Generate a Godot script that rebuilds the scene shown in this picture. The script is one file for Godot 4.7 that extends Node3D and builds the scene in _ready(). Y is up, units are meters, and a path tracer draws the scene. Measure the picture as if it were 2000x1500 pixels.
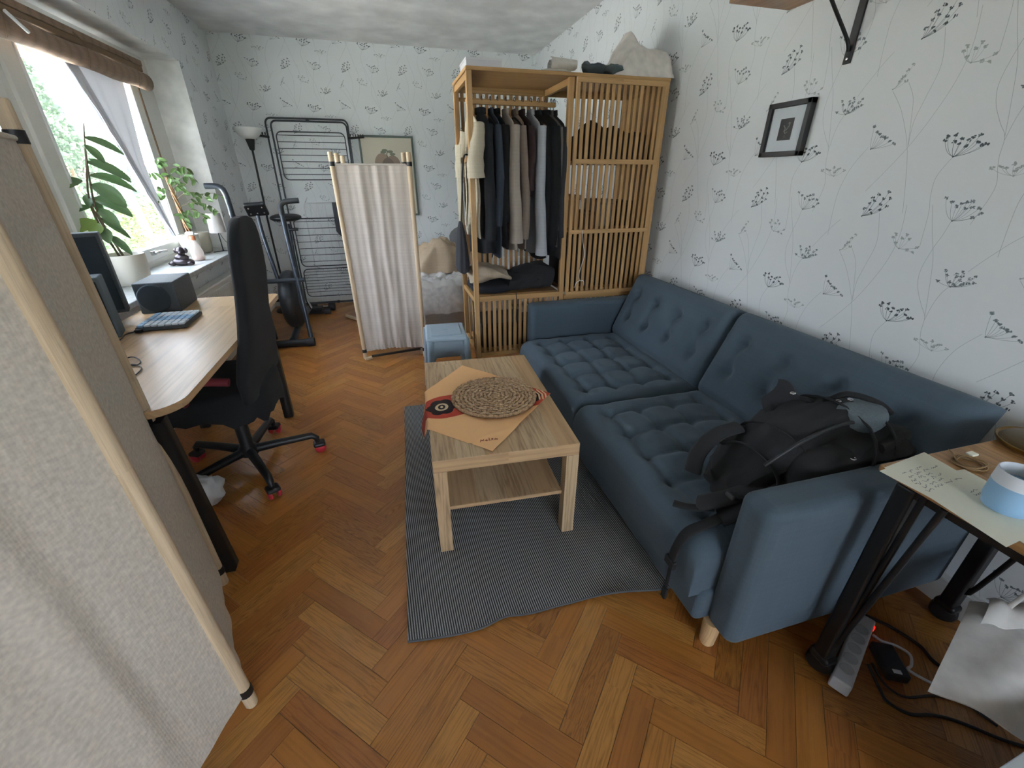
extends Node3D
# A living room seen from its entrance: the script builds everything in world metres (x right, y up, -z into the room).

const WALL_R := 1.724
const WALL_L := -1.39
const WALL_B := -5.356
const WALL_F := 3.2
const CEIL := 2.52

class Mb:
	var v := PackedVector3Array()
	var n := PackedVector3Array()
	var t := PackedVector2Array()
	var ix := PackedInt32Array()
	var uvo := Vector2.ZERO
	func vert(p: Vector3, nn: Vector3, uv: Vector2) -> int:
		v.append(p); n.append(nn); t.append(uv + uvo)
		return v.size() - 1
	func face(a: int, b: int, c: int) -> void:      # counter-clockwise from outside
		ix.append(a); ix.append(c); ix.append(b)
	func quad(a: Vector3, b: Vector3, c: Vector3, d: Vector3, u0 := Vector2(0, 1), u1 := Vector2(1, 1), u2 := Vector2(1, 0), u3 := Vector2(0, 0)) -> void:
		var nn := (b - a).cross(c - a).normalized()
		var i := vert(a, nn, u0)
		vert(b, nn, u1); vert(c, nn, u2); vert(d, nn, u3)
		face(i, i + 1, i + 2); face(i, i + 2, i + 3)
	func tri(a: Vector3, b: Vector3, c: Vector3) -> void:
		var nn := (b - a).cross(c - a).normalized()
		var i := vert(a, nn, Vector2(a.x + a.z, a.y))
		vert(b, nn, Vector2(b.x + b.z, b.y)); vert(c, nn, Vector2(c.x + c.z, c.y))
		face(i, i + 1, i + 2)
	func box(ce: Vector3, s: Vector3, bs := Basis.IDENTITY) -> void:
		var long := 0 if s.x >= s.y and s.x >= s.z else (1 if s.y >= s.z else 2)
		var h := s * 0.5
		for ax in 3:
			for sg in [-1.0, 1.0]:
				var a1 := (ax + 1) % 3
				var a2 := (ax + 2) % 3
				var nn := Vector3.ZERO
				nn[ax] = sg
				var pts: Array[Vector3] = []
				for k in [[-1, -1], [1, -1], [1, 1], [-1, 1]]:
					var p := Vector3.ZERO
					p[ax] = sg * h[ax]; p[a1] = k[0] * h[a1]; p[a2] = k[1] * h[a2]
					pts.append(p)
				var i := v.size()
				for p in pts:
					var uv := Vector2(p[a1], p[a2])
					if a2 == long or (ax == long and s[a2] > s[a1]): uv = Vector2(p[a2], p[a1])
					if ax == long: uv.x += sg * 0.37
					vert(ce + bs * p, (bs * nn).normalized(), uv)
				if sg > 0: face(i, i + 1, i + 2); face(i, i + 2, i + 3)
				else: face(i, i + 2, i + 1); face(i, i + 3, i + 2)
	func rbox(ce: Vector3, s: Vector3, r: float, bs := Basis.IDENTITY, seg := 2) -> void:
		var h := s * 0.5
		r = minf(r, minf(h.x, minf(h.y, h.z)) * 0.999)
		var long := 0 if s.x >= s.y and s.x >= s.z else (1 if s.y >= s.z else 2)
		var prm: Array = []
		for k in seg + 1: prm.append([-1.0, tan((-1.0 + float(k) / seg) * PI / 4)])
		for k in seg + 1: prm.append([1.0, tan((float(k) / seg) * PI / 4)])
		var m := prm.size()
		for ax in 3:
			for sg in [-1.0, 1.0]:
				var a1 := (ax + 1) % 3
				var a2 := (ax + 2) % 3
				var i0 := v.size()
				for q1 in prm:
					for q2 in prm:
						var d := Vector3.ZERO
						d[ax] = sg; d[a1] = q1[1]; d[a2] = q2[1]
						d = d.normalized()
						var p := Vector3.ZERO
						p[ax] = sg * (h[ax] - r); p[a1] = q1[0] * (h[a1] - r); p[a2] = q2[0] * (h[a2] - r)
						p += d * r
						var uv := Vector2(p[a1], p[a2])
						if a2 == long or (ax == long and s[a2] > s[a1]): uv = Vector2(p[a2], p[a1])
						vert(ce + bs * p, (bs * d).normalized(), uv)
				for a in m - 1:
					for b in m - 1:
						var q := i0 + a * m + b
						if sg > 0: face(q, q + m, q + m + 1); face(q, q + m + 1, q + 1)
						else: face(q, q + m + 1, q + m); face(q, q + 1, q + m + 1)
	func grid(rows: Array, wrap := false, su := 1.0, sv := 1.0, unit := true, flip := 0) -> void:
		var nr := rows.size()
		var nc: int = rows[0].size()
		var i0 := v.size()
		var acc := PackedVector3Array()
		acc.resize(nr * nc)
		var ce := Vector3.ZERO
		for r in nr:
			for p in rows[r]: ce += p
		ce /= nr * nc
		var vol := 0.0
		for r in nr - 1:
			for c in nc - 1:
				var a: Vector3 = rows[r][c]
				var b: Vector3 = rows[r + 1][c]
				var d: Vector3 = rows[r][c + 1]
				var e: Vector3 = rows[r + 1][c + 1]
				var f := (e - a).cross(d - b)
				vol += f.dot((a + b + d + e) * 0.25 - ce)
				acc[r * nc + c] += f; acc[(r + 1) * nc + c] += f
				acc[r * nc + c + 1] += f; acc[(r + 1) * nc + c + 1] += f
		var s := 1.0 if vol >= 0 else -1.0
		if flip != 0: s = float(flip)
		if wrap:
			for r in nr:
				var q := acc[r * nc] + acc[r * nc + nc - 1]
				acc[r * nc] = q; acc[r * nc + nc - 1] = q
		var dv := 0.0
		for r in nr:
			if r > 0: dv += ((rows[r][nc / 2] as Vector3) - (rows[r - 1][nc / 2] as Vector3)).length()
			var du := 0.0
			for c in nc:
				if c > 0: du += ((rows[r][c] as Vector3) - (rows[r][c - 1] as Vector3)).length()
				var uv := Vector2(float(c) / (nc - 1) * su, float(r) / (nr - 1) * sv)
				if unit: uv = Vector2(dv, du)
				var nn := acc[r * nc + c] * s
				vert(rows[r][c], nn.normalized() if nn.length_squared() > 1e-20 else Vector3.UP, uv)
		for r in nr - 1:
			for c in nc - 1:
				var q := i0 + r * nc + c
				if s > 0: face(q, q + nc, q + nc + 1); face(q, q + nc + 1, q + 1)
				else: face(q, q + nc + 1, q + nc); face(q, q + 1, q + nc + 1)
	func cap(ring: PackedVector3Array, out: Vector3) -> void:
		var ce := Vector3.ZERO
		var m := ring.size() - 1
		for k in m: ce += ring[k]
		ce /= m
		var nn := (ring[0] - ce).cross(ring[1] - ce)
		var s := nn.dot(out) >= 0
		nn = out.normalized()
		var i := vert(ce, nn, Vector2.ZERO)
		for k in m + 1: vert(ring[k], nn, Vector2((ring[k] - ce).dot(Vector3(0.6, 0.6, 0.5)), 0.1))
		for k in m:
			if s: face(i, i + 1 + k, i + 2 + k)
			else: face(i, i + 2 + k, i + 1 + k)
	func tube(pts: Array, rad, sides := 8, caps := true, squash := 1.0, upv := Vector3.ZERO) -> void:
		var rows: Array = []
		var m := pts.size()
		var x := Vector3.ZERO
		for k in m:
			var p: Vector3 = pts[k]
			var d: Vector3 = (pts[mini(k + 1, m - 1)] - pts[maxi(k - 1, 0)]).normalized()
			if k == 0:
				x = upv if upv != Vector3.ZERO else (Vector3.UP if absf(d.y) < 0.9 else Vector3.RIGHT)
			x = (x - d * x.dot(d)).normalized()
			var y := d.cross(x)
			var r: float = rad[k] if rad is Array else rad
			var ring := PackedVector3Array()
			for a in sides + 1:
				var an := TAU * a / sides
				ring.append(p + x * cos(an) * r * squash + y * sin(an) * r)
			rows.append(ring)
		grid(rows, true)
		if caps:
			cap(rows[0], pts[0] - pts[1]); cap(rows[m - 1], pts[m - 1] - pts[m - 2])
	func lathe(o: Vector3, prof: Array, seg := 20, bs := Basis.IDENTITY, caps := true) -> void:
		var rows: Array = []
		for q in prof:
			var ring := PackedVector3Array()
			for a in seg + 1:
				var an := TAU * a / seg
				ring.append(o + bs * Vector3(cos(an) * q[0], q[1], sin(an) * q[0]))
			rows.append(ring)
		grid(rows, true)
		if caps:
			if prof[0][0] > 0.001: cap(rows[0], bs * Vector3(0, prof[0][1] - prof[1][1], 0) if absf(prof[0][1] - prof[1][1]) > 1e-5 else bs * Vector3.DOWN)
			var l := prof.size() - 1
			if prof[l][0] > 0.001: cap(rows[l], bs * Vector3(0, prof[l][1] - prof[l - 1][1], 0) if absf(prof[l][1] - prof[l - 1][1]) > 1e-5 else bs * Vector3.UP)
	func sheet(rows: Array, th: float, dir: Vector3) -> void:      # a closed thin slab: front, back and rim
		var back: Array = []
		for r in rows:
			var q := PackedVector3Array()
			for p in r: q.append(p - dir * th)
			back.append(q)
		var nn: Vector3 = ((rows[rows.size() - 1][0] as Vector3) - (rows[0][0] as Vector3)).cross((rows[0][rows[0].size() - 1] as Vector3) - (rows[0][0] as Vector3))
		var f := 1 if nn.dot(dir) > 0 else -1
		grid(rows, false, 1, 1, true, f)
		grid(back, false, 1, 1, true, -f)
		var e: Array = []
		var m := rows.size() - 1
		var c: int = rows[0].size() - 1
		for k in c + 1: e.append([rows[0][k], back[0][k]])
		for k in range(1, m + 1): e.append([rows[k][c], back[k][c]])
		for k in range(c - 1, -1, -1): e.append([rows[m][k], back[m][k]])
		for k in range(m - 1, -1, -1): e.append([rows[k][0], back[k][0]])
		grid(e)
	func prism(poly: PackedVector2Array, o: Vector3, ax: Vector3, ay: Vector3, th: float) -> void:
		var dz := ax.cross(ay).normalized()
		var idx := Geometry2D.triangulate_polygon(poly)
		var cw := Geometry2D.is_polygon_clockwise(poly)
		for side in [0.0, 1.0]:
			var i0 := v.size()
			var nn := dz if side > 0.5 else -dz
			for p in poly: vert(o + ax * p.x + ay * p.y + dz * th * side, nn, p)
			for k in range(0, idx.size(), 3):
				var a := idx[k]
				var b := idx[k + 1]
				var c := idx[k + 2]
				var pos := (poly[b] - poly[a]).cross(poly[c] - poly[a]) > 0
				if pos == (side > 0.5): face(i0 + a, i0 + b, i0 + c)
				else: face(i0 + a, i0 + c, i0 + b)
		for k in poly.size():
			var p := poly[k]
			var q := poly[(k + 1) % poly.size()]
			if cw: var s := p; p = q; q = s
			var a := o + ax * p.x + ay * p.y
			var b := o + ax * q.x + ay * q.y
			quad(a, b, b + dz * th, a + dz * th, Vector2(0, 0), Vector2(p.distance_to(q), 0), Vector2(p.distance_to(q), th), Vector2(0, th))
	func ball(ce: Vector3, r: Vector3, nu := 10, nv := 14, noise: FastNoiseLite = null, amp := 0.0, bs := Basis.IDENTITY, pw := 1.0) -> void:
		var rows: Array = []
		for a in nu + 1:
			var th := PI * a / nu
			var ring := PackedVector3Array()
			for b in nv + 1:
				var ph := TAU * (b % nv) / nv
				var d := Vector3(sin(th) * cos(ph), cos(th), sin(th) * sin(ph))
				if pw != 1.0: d = Vector3(signf(d.x) * pow(absf(d.x), pw), signf(d.y) * pow(absf(d.y), pw), signf(d.z) * pow(absf(d.z), pw))
				var p := bs * (d * r)
				if noise: p += (bs * d).normalized() * noise.get_noise_3dv((ce + p) * 100.0) * amp
				ring.append(ce + p)
			rows.append(ring)
		grid(rows, true)
	func ao(o: Vector3) -> ArrayMesh:
		var vv := PackedVector3Array()
		vv.resize(v.size())
		for i in v.size(): vv[i] = v[i] - o
		var ar := []
		ar.resize(Mesh.ARRAY_MAX)
		ar[Mesh.ARRAY_VERTEX] = vv; ar[Mesh.ARRAY_NORMAL] = n; ar[Mesh.ARRAY_TEX_UV] = t; ar[Mesh.ARRAY_INDEX] = ix
		var m := ArrayMesh.new()
		m.add_surface_from_arrays(Mesh.PRIMITIVE_TRIANGLES, ar)
		return m

var org := {}
var taken := {}
var M := {}
var rng := RandomNumberGenerator.new()

func numbered(s: String) -> String:
	var k: int = taken.get(s, -1) + 1
	taken[s] = k
	return s if k == 0 else "%s_%03d" % [s, k]
func tag(o: Node, label: String, cat: String, group := "") -> void:
	o.set_meta("label", label); o.set_meta("category", cat)
	if group != "": o.set_meta("group", group)
func thing(called: String, label: String, cat: String, at: Vector3, group := "") -> Node3D:
	var o := Node3D.new()
	o.name = numbered(called); add_child(o); o.position = at
	org[o] = at
	tag(o, label, cat, group)
	return o
func part(p: Node, called: String, mb: Mb, m: Material, label := "") -> MeshInstance3D:
	var o := MeshInstance3D.new()
	o.name = called
	o.mesh = mb.ao(org[p]); o.material_override = m
	p.add_child(o, true)
	org[o] = org[p]
	if label != "": o.set_meta("label", label)
	return o
func single(called: String, label: String, cat: String, mb: Mb, m: Material, group := "") -> MeshInstance3D:
	var lo := Vector3.INF
	var hi := -Vector3.INF
	for p in mb.v:
		lo = lo.min(p); hi = hi.max(p)
	var at := Vector3((lo.x + hi.x) / 2, lo.y, (lo.z + hi.z) / 2)
	var o := MeshInstance3D.new()
	o.name = numbered(called); o.mesh = mb.ao(at); o.material_override = m
	add_child(o); o.position = at
	org[o] = at
	tag(o, label, cat, group)
	return o
func struct(called: String, mb: Mb, m: Material) -> MeshInstance3D:
	var o := MeshInstance3D.new()
	o.name = numbered(called); o.mesh = mb.ao(Vector3.ZERO); o.material_override = m
	add_child(o)
	org[o] = Vector3.ZERO
	o.set_meta("kind", "structure")
	return o
func bez(a: Vector3, b: Vector3, c: Vector3, d: Vector3, k := 10) -> Array:
	var r: Array = []
	for i in k + 1: r.append(a.bezier_interpolate(b, c, d, float(i) / k))
	return r
func smooth(pts: Array, k := 5) -> Array:
	var r: Array = []
	var m := pts.size()
	for i in m - 1:
		for j in k:
			r.append((pts[i] as Vector3).cubic_interpolate(pts[i + 1], pts[maxi(i - 1, 0)], pts[mini(i + 2, m - 1)], float(j) / k))
	r.append(pts[m - 1])
	return r
func noise(seed_: int, freq: float, oct := 3) -> FastNoiseLite:
	var f := FastNoiseLite.new()
	f.seed = seed_; f.frequency = freq; f.fractal_octaves = oct
	f.noise_type = FastNoiseLite.TYPE_SIMPLEX_SMOOTH
	return f

# ---------------------------------------------------------------- textures and materials
func tex(im: Image) -> ImageTexture:
	im.generate_mipmaps()
	return ImageTexture.create_from_image(im)
func grain(seed_: int, w: int, h: int, stretch: float, dark: float, rings: float) -> ImageTexture:
	var a := noise(seed_, 0.012, 3)
	var b := noise(seed_ + 1, 0.16, 2)
	var d := PackedByteArray()
	d.resize(w * h * 3)
	for y in h:
		for x in w:
			var lx := x / stretch
			var k := a.get_noise_2d(lx, y * 1.6)
			var ring := absf(fmod(absf((k * rings + y * 0.012 + 4.0)), 1.0) - 0.5) * 2.0
			ring = pow(ring, 2.2)
			var f := b.get_noise_2d(lx * 1.4, y * 3.0) * 0.5 + 0.5
			var g := 1.0 - dark * (0.62 * ring * (0.5 + 0.5 * f) + 0.38 * f)
			var i := (y * w + x) * 3
			d[i] = int(clampf(g, 0, 1) * 255); d[i + 1] = int(clampf(g * (0.985 - 0.10 * (1 - g)), 0, 1) * 255); d[i + 2] = int(clampf(g * (0.97 - 0.22 * (1 - g)), 0, 1) * 255)
	return tex(Image.create_from_data(w, h, false, Image.FORMAT_RGB8, d))
func cloud(seed_: int, size: int, freq: float, lo: float, hi: float, oct := 4) -> ImageTexture:
	var f := noise(seed_, freq, oct)
	var im := f.get_seamless_image(size, size)
	var d := im.get_data()
	for i in d.size(): d[i] = int(255 * lerpf(lo, hi, d[i] / 255.0))
	return tex(Image.create_from_data(size, size, false, Image.FORMAT_L8, d))
func weave(size: int, px: int, py: int, lo: float, seed_: int, blur := 0.35) -> ImageTexture:
	var r := RandomNumberGenerator.new()
	r.seed = seed_
	var cols := PackedFloat32Array()
	for k in size / px + 1: cols.append(r.randf())
	var rws := PackedFloat32Array()
	for k in size / py + 1: rws.append(r.randf())
	var d := PackedByteArray()
	d.resize(size * size)
	for y in size:
		for x in size:
			var sx := sin(PI * (x % px + 0.5) / px)
			var sy := sin(PI * (y % py + 0.5) / py)
			var over := ((x / px + y / py) % 2) == 0
			var h := (sx * 0.7 + 0.3 * sy) if over else (sy * 0.7 + 0.3 * sx)
			h = h * (1 - blur) + blur * (cols[x / px] if over else rws[y / py])
			d[y * size + x] = int(255 * lerpf(lo, 1.0, clampf(h, 0, 1)))
	return tex(Image.create_from_data(size, size, false, Image.FORMAT_L8, d))
func mat(c: Color, rough := 0.7, metal := 0.0) -> StandardMaterial3D:
	var m := StandardMaterial3D.new()
	m.albedo_color = c; m.roughness = rough; m.metallic = metal
	return m
func through(m: StandardMaterial3D, c: Color) -> void:
	m.backlight_enabled = true; m.backlight = c
func hexmat(hex: String, rough := 0.7, metal := 0.0) -> StandardMaterial3D:
	return mat(Color.html(hex), rough, metal)
func textured(hex: String, t: Texture2D, scale: Vector2, rough := 0.6) -> StandardMaterial3D:
	var m := hexmat(hex, rough)
	m.albedo_texture = t; m.uv1_scale = Vector3(scale.x, scale.y, 1)
	return m
func cloth(hex: String, t: Texture2D, scale: float, bump := 0.0, bt: Texture2D = null, rim := 0.0) -> StandardMaterial3D:
	var m := hexmat(hex, 0.95)
	m.albedo_texture = t; m.uv1_triplanar = true; m.uv1_scale = Vector3.ONE * scale
	if bump > 0:
		m.heightmap_enabled = true; m.heightmap_scale = bump; m.heightmap_texture = bt if bt else t
	if rim > 0:
		m.rim_enabled = true; m.rim = rim; m.rim_tint = 0.5
	return m

class Ink:
	var im: Image
	var w: int
	var h: int
	var wrap := false
	func _init(ww: int, hh: int, c: Color, wr := false) -> void:
		w = ww; h = hh; wrap = wr
		im = Image.create(w, h, false, Image.FORMAT_RGB8)
		im.fill(c)
	func dot(x: float, y: float, r: float, c: Color, al := 1.0) -> void:
		for j in range(int(floor(y - r - 1)), int(ceil(y + r + 1)) + 1):
			for i in range(int(floor(x - r - 1)), int(ceil(x + r + 1)) + 1):
				var k := clampf(r + 0.5 - Vector2(i - x, j - y).length(), 0, 1) * al
				if k <= 0: continue
				var ii := posmod(i, w) if wrap else i
				var jj := posmod(j, h) if wrap else j
				if ii < 0 or jj < 0 or ii >= w or jj >= h: continue
				im.set_pixel(ii, jj, im.get_pixel(ii, jj).lerp(c, k))
	func line(a: Vector2, b: Vector2, r: float, c: Color, al := 1.0) -> void:
		var lo := a.min(b) - Vector2(r + 1, r + 1)
		var hi := a.max(b) + Vector2(r + 1, r + 1)
		for j in range(int(floor(lo.y)), int(ceil(hi.y)) + 1):
			for i in range(int(floor(lo.x)), int(ceil(hi.x)) + 1):
				var p := Vector2(i, j)
				var q := Geometry2D.get_closest_point_to_segment(p, a, b)
				var k := clampf(r + 0.5 - p.distance_to(q), 0, 1) * al
				if k <= 0: continue
				var ii := posmod(i, w) if wrap else i
				var jj := posmod(j, h) if wrap else j
				if ii < 0 or jj < 0 or ii >= w or jj >= h: continue
				im.set_pixel(ii, jj, im.get_pixel(ii, jj).lerp(c, k))
	func path(pts: Array, r: float, c: Color, al := 1.0) -> void:
		for k in pts.size() - 1: line(pts[k], pts[k + 1], r, c, al)
	func poly(pts: PackedVector2Array, c: Color) -> void:
		var lo := pts[0]
		var hi := pts[0]
		for p in pts:
			lo = lo.min(p); hi = hi.max(p)
		for j in range(maxi(0, int(lo.y)), mini(h - 1, int(hi.y) + 1) + 1):
			for i in range(maxi(0, int(lo.x)), mini(w - 1, int(hi.x) + 1) + 1):
				if Geometry2D.is_point_in_polygon(Vector2(i, j), pts): im.set_pixel(i, j, c)
	func ellipse(ce: Vector2, r: Vector2, c: Color) -> void:
		for j in range(maxi(0, int(ce.y - r.y)), mini(h - 1, int(ce.y + r.y)) + 1):
			for i in range(maxi(0, int(ce.x - r.x)), mini(w - 1, int(ce.x + r.x)) + 1):
				if Vector2((i - ce.x) / r.x, (j - ce.y) / r.y).length() < 1.0: im.set_pixel(i, j, c)
	func done() -> ImageTexture:
		im.generate_mipmaps()
		return ImageTexture.create_from_image(im)

# the wallpaper's repeat, 0.551 m by 0.531 m: positions are metres right of and above the dark umbel's base
func wallpaper() -> ImageTexture:
	var S := 1024
	var k := Ink.new(S, S, Color.html("e0e4e5"), true)
	var to := func(p: Vector2) -> Vector2: return Vector2(p.x / 0.551 * S, -p.y / 0.531 * S)
	var dark := Color.html("39444a")
	var mid := Color.html("5c676b")
	var pale := Color.html("9aa3a2")
	var stems := [
		[[0.821, -0.491], [0.779, -0.558], [0.759, -0.635], [0.760, -0.701], [0.77, -0.80]],
		[[0.551, -0.531], [0.527, -0.588], [0.533, -0.646], [0.547, -0.697], [0.56, -0.80]],
		[[0.619, -0.177], [0.611, -0.227], [0.600, -0.269], [0.591, -0.342], [0.603, -0.395], [0.634, -0.448], [0.659, -0.484], [0.666, -0.531], [0.673, -0.558], [0.69, -0.621], [0.67, -0.72]],
		[[0.549, -0.139], [0.579, -0.220], [0.613, -0.302], [0.640, -0.404], [0.659, -0.484]],
		[[0.689, -0.373], [0.675, -0.401], [0.666, -0.440], [0.662, -0.493]],
		[[0.472, -0.143], [0.486, -0.239], [0.477, -0.324], [0.449, -0.409], [0.411, -0.491], [0.363, -0.566], [0.313, -0.635]],
		[[0.292, -0.323], [0.345, -0.388], [0.403, -0.493], [0.438, -0.595], [0.468, -0.70]],
		[[0.337, -0.306], [0.368, -0.353], [0.388, -0.422], [0.406, -0.493]],
		[[0.391, -0.174], [0.418, -0.271], [0.406, -0.361], [0.397, -0.425], [0.406, -0.493]],
		[[0.804, -0.207], [0.781, -0.232], [0.742, -0.285], [0.718, -0.322]]]
	for s in stems:
		var q: Array = []
		for p in s: q.append(Vector3(p[0], p[1], 0))
		var pts: Array = []
		for p in smooth(q, 6): pts.append(to.call(Vector2(p.x, p.y)))
		k.path(pts, 0.75, Color.html("8b9596"), 0.85)
	var r := RandomNumberGenerator.new()
	r.seed = 5
	var heads := [
		[Vector2(0, 0), dark, 1.0, 5.2, [[-0.040, 0.048], [-0.035, 0.058], [-0.016, 0.061], [-0.013, 0.042], [0.005, 0.049], [0.002, 0.035], [0.033, 0.051], [0.049, 0.056], [0.024, 0.044], [0.051, 0.038], [0.074, 0.031], [0.023, 0.028], [0.063, 0.028]]],
		[Vector2(0.281, 0.034), mid, 0.85, 5.5, [[-0.013, 0.072], [0.004, 0.053], [0.025, 0.038], [0.043, 0.032], [0.060, 0.022], [0.076, 0.013], [0.014, 0.047], [0.035, 0.036]]],
		[Vector2(0.069, -0.182), mid, 0.9, 5.0, [[-0.041, 0.065], [-0.021, 0.054], [-0.005, 0.042], [0.007, 0.051], [0.018, 0.057], [0.031, 0.059], [0.037, 0.042], [0.055, 0.041], [0.065, 0.026], [0.048, 0.013], [0.021, 0.039]]],
		[Vector2(0.331, -0.189), dark, 0.9, 5.0, [[0.032, 0.013], [0.056, 0.026], [0.077, 0.038], [0.081, 0.064], [0.068, 0.084], [0.057, 0.061], [0.036, 0.076], [0.018, 0.065], [0.028, 0.054], [0.012, 0.044], [0.002, 0.025], [0.022, 0.024], [0.054, 0.044]]],
		[Vector2(0.14, -0.375), mid, 0.95, 4.4, [[-0.031, 0.046], [-0.021, 0.033], [0.001, 0.041], [0.016, 0.049], [0.017, 0.036], [0.004, 0.033], [0.019, 0.024], [0.033, 0.016], [0.040, 0.034], [0.055, 0.023], [0.052, 0.043], [0.008, 0.008], [0.041, 0.018], [-0.041, 0.011], [-0.007, 0.014], [0.024, 0.012]]],
		[Vector2(0.168, -0.054), pale, 0.9, 5.0, [[-0.057, 0.021], [-0.038, 0.026], [-0.025, 0.020], [-0.011, 0.031], [0.005, 0.022], [0.016, 0.027], [0.036, 0.020], [-0.001, 0.015]]],
		[Vector2(0.290, -0.318), pale, 0.95, 5.0, [[0.042, 0.062], [0.032, 0.050], [0.024, 0.034], [0.014, 0.018], [0.036, 0.018], [0.018, 0.028]]],
		[Vector2(0.499, -0.283), pale, 1.0, 5.0, [[-0.031, 0.033], [-0.018, 0.016], [-0.002, 0.034], [0.009, 0.047], [0.022, 0.035], [0.055, 0.010], [0.027, -0.001], [0.047, -0.007], [-0.026, 0.045]]]]
	for h in heads:
		var b: Vector2 = h[0]
		for f in h[4]:
			var e := b + Vector2(f[0], f[1])
			var c := b + Vector2(f[0] * 0.72, f[1] * 0.35)
			var pts: Array = []
			for j in 9: pts.append(to.call(b.bezier_interpolate(b + Vector2(f[0] * 0.35, f[1] * 0.1), c, e, j / 8.0)))
			k.path(pts, 0.8, h[1], 0.75 * h[2])
			for j in 9:
				var o := Vector2(r.randf_range(-1, 1), r.randf_range(-0.75, 0.75)) * 9.5
				var q: Vector2 = to.call(e)
				k.dot(q.x + o.x, q.y + o.y, h[3] * r.randf_range(0.5, 1.0), h[1], 0.8 * h[2])
		var q2: Vector2 = to.call(b)
		k.dot(q2.x, q2.y, 4.5, h[1], h[2])
	return k.done()

func make_materials() -> void:
	var n_fine := cloud(11, 256, 0.09, 0.80, 1.0)
	var n_soft := cloud(12, 256, 0.02, 0.86, 1.0)
	var tw := weave(256, 4, 4, 0.72, 3)
	var tb := weave(256, 4, 4, 0.0, 4)
	var gr_a := grain(21, 512, 256, 9.0, 0.34, 3.0)
	var gr_b := grain(35, 512, 256, 14.0, 0.20, 1.5)
	var gr_c := grain(47, 512, 256, 6.5, 0.42, 5.0)
	M.wallpaper = textured("ffffff", wallpaper(), Vector2(1, 1), 0.75)
	M.ceiling = textured("f1f1f0", n_soft, Vector2(0.5, 0.5), 0.9)
	M.reveal = textured("ecebe7", n_soft, Vector2(1, 1), 0.6)
	M.white_paint = hexmat("dcdcd6", 0.45)
	M.board = hexmat("cfd0cd", 0.5)
	var floor_cols := ["b67d3d", "ae7436", "bb8343", "a86c36", "b3783b", "ab7338", "be8846", "a36a33"]
	M.planks = []
	for k in 8:
		var m := textured(floor_cols[k], [gr_a, gr_b, gr_c][k % 3], Vector2(1.6, 3.6), 0.30)
		M.planks.append(m)
	M.underfloor = hexmat("3a2514", 0.9)
	M.bamboo = textured("b8935f", gr_b, Vector2(0.9, 7.0), 0.5)
	M.bamboo2 = textured("ad8757", gr_b, Vector2(0.9, 7.0), 0.5)
	M.bamboo3 = textured("c09c6a", gr_b, Vector2(0.9, 7.0), 0.5)
	M.oak = textured("cbb08d", gr_a, Vector2(0.9, 2.4), 0.5)
	M.oak_b = textured("c4a680", gr_b, Vector2(0.8, 2.2), 0.5)
	M.oak_c = textured("d2ba98", gr_a, Vector2(0.7, 2.0), 0.5)
	M.pale_wood = textured("d6c4a8", gr_b, Vector2(1.2, 6.0), 0.6)
	M.desk_top = textured("d0b088", gr_b, Vector2(0.8, 2.0), 0.33)
	M.cart_top = textured("b58d5c", gr_a, Vector2(0.9, 3.0), 0.4)
	M.shelf_wood = textured("a98867", gr_b, Vector2(0.9, 4.0), 0.5)
	M.blind = textured("9d8470", weave(256, 64, 3, 0.7, 8), Vector2(3, 9), 0.8)
	M.blind_dark = hexmat("75604b", 0.8)
	M.black = hexmat("16171a", 0.45)
	M.black_metal = hexmat("18191b", 0.35, 0.2)
	M.dark_plastic = hexmat("24272b", 0.5)
	M.bike_metal = hexmat("3d434b", 0.28, 0.5)
	M.rack_metal = hexmat("3c4046", 0.4, 0.4)
	M.white_metal = hexmat("d8dadb", 0.45)
	M.chrome = hexmat("c8c8c8", 0.2, 1.0)
	M.red = hexmat("b52f3c", 0.4)
	M.dark_red = hexmat("6e2530", 0.5)
	M.blue_plastic = hexmat("93a6b4", 0.35)
	M.speaker = textured("4b5257", n_fine, Vector2(4, 4), 0.6)
	M.speaker_grille = cloth("2f3a42", tw, 30.0, 0.03, tb)
	M.pot = hexmat("d8d3c6", 0.55)
	M.pot_beige = hexmat("b8b0a0", 0.6)
	M.soil = cloth("3a2c22", n_fine, 20.0, 0.2)
	M.leaf = hexmat("4e6a42", 0.4)
	through(M.leaf, Color(0.10, 0.14, 0.05))
	M.leaf_light = hexmat("7f9a4e", 0.45)
	through(M.leaf_light, Color(0.16, 0.22, 0.06))
	M.leaf_ficus = hexmat("58733f", 0.45)
	through(M.leaf_ficus, Color(0.12, 0.16, 0.05))
	M.stem = hexmat("5d5140", 0.8)
	M.bark = textured("8d6c4e", n_fine, Vector2(8, 8), 0.85)
	M.bronze = hexmat("4a4346", 0.18, 0.6)
	M.linen = cloth("dcd2c8", tw, 9.0, 0.06, tb)
	through(M.linen, Color(0.3, 0.28, 0.25))
	M.felt = cloth("e6ddd0", cloud(31, 256, 0.10, 0.84, 1.0, 3), 2.6, 0.1, tb)
	through(M.felt, Color(0.12, 0.11, 0.1))
	M.sofa = cloth("526370", weave(256, 2, 2, 0.62, 9, 0.25), 11.0, 0.06, tb, 0.35)
	M.sofa_seam = hexmat("33485a", 0.95)
	M.sofa_leg = textured("d9b98d", gr_b, Vector2(2, 6), 0.5)
	M.pack = cloth("2a2b2f", tw, 14.0, 0.05, tb, 0.12)
	M.pack_strap = hexmat("121316", 0.8)
	M.pack_grey = cloth("6d7a80", n_fine, 5.0)
	M.chair_cloth = cloth("1d2024", tw, 16.0, 0.04, tb, 0.12)
	M.placemat = cloth("d6b088", cloud(41, 256, 0.06, 0.55, 1.0, 4), 9.0)
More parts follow.
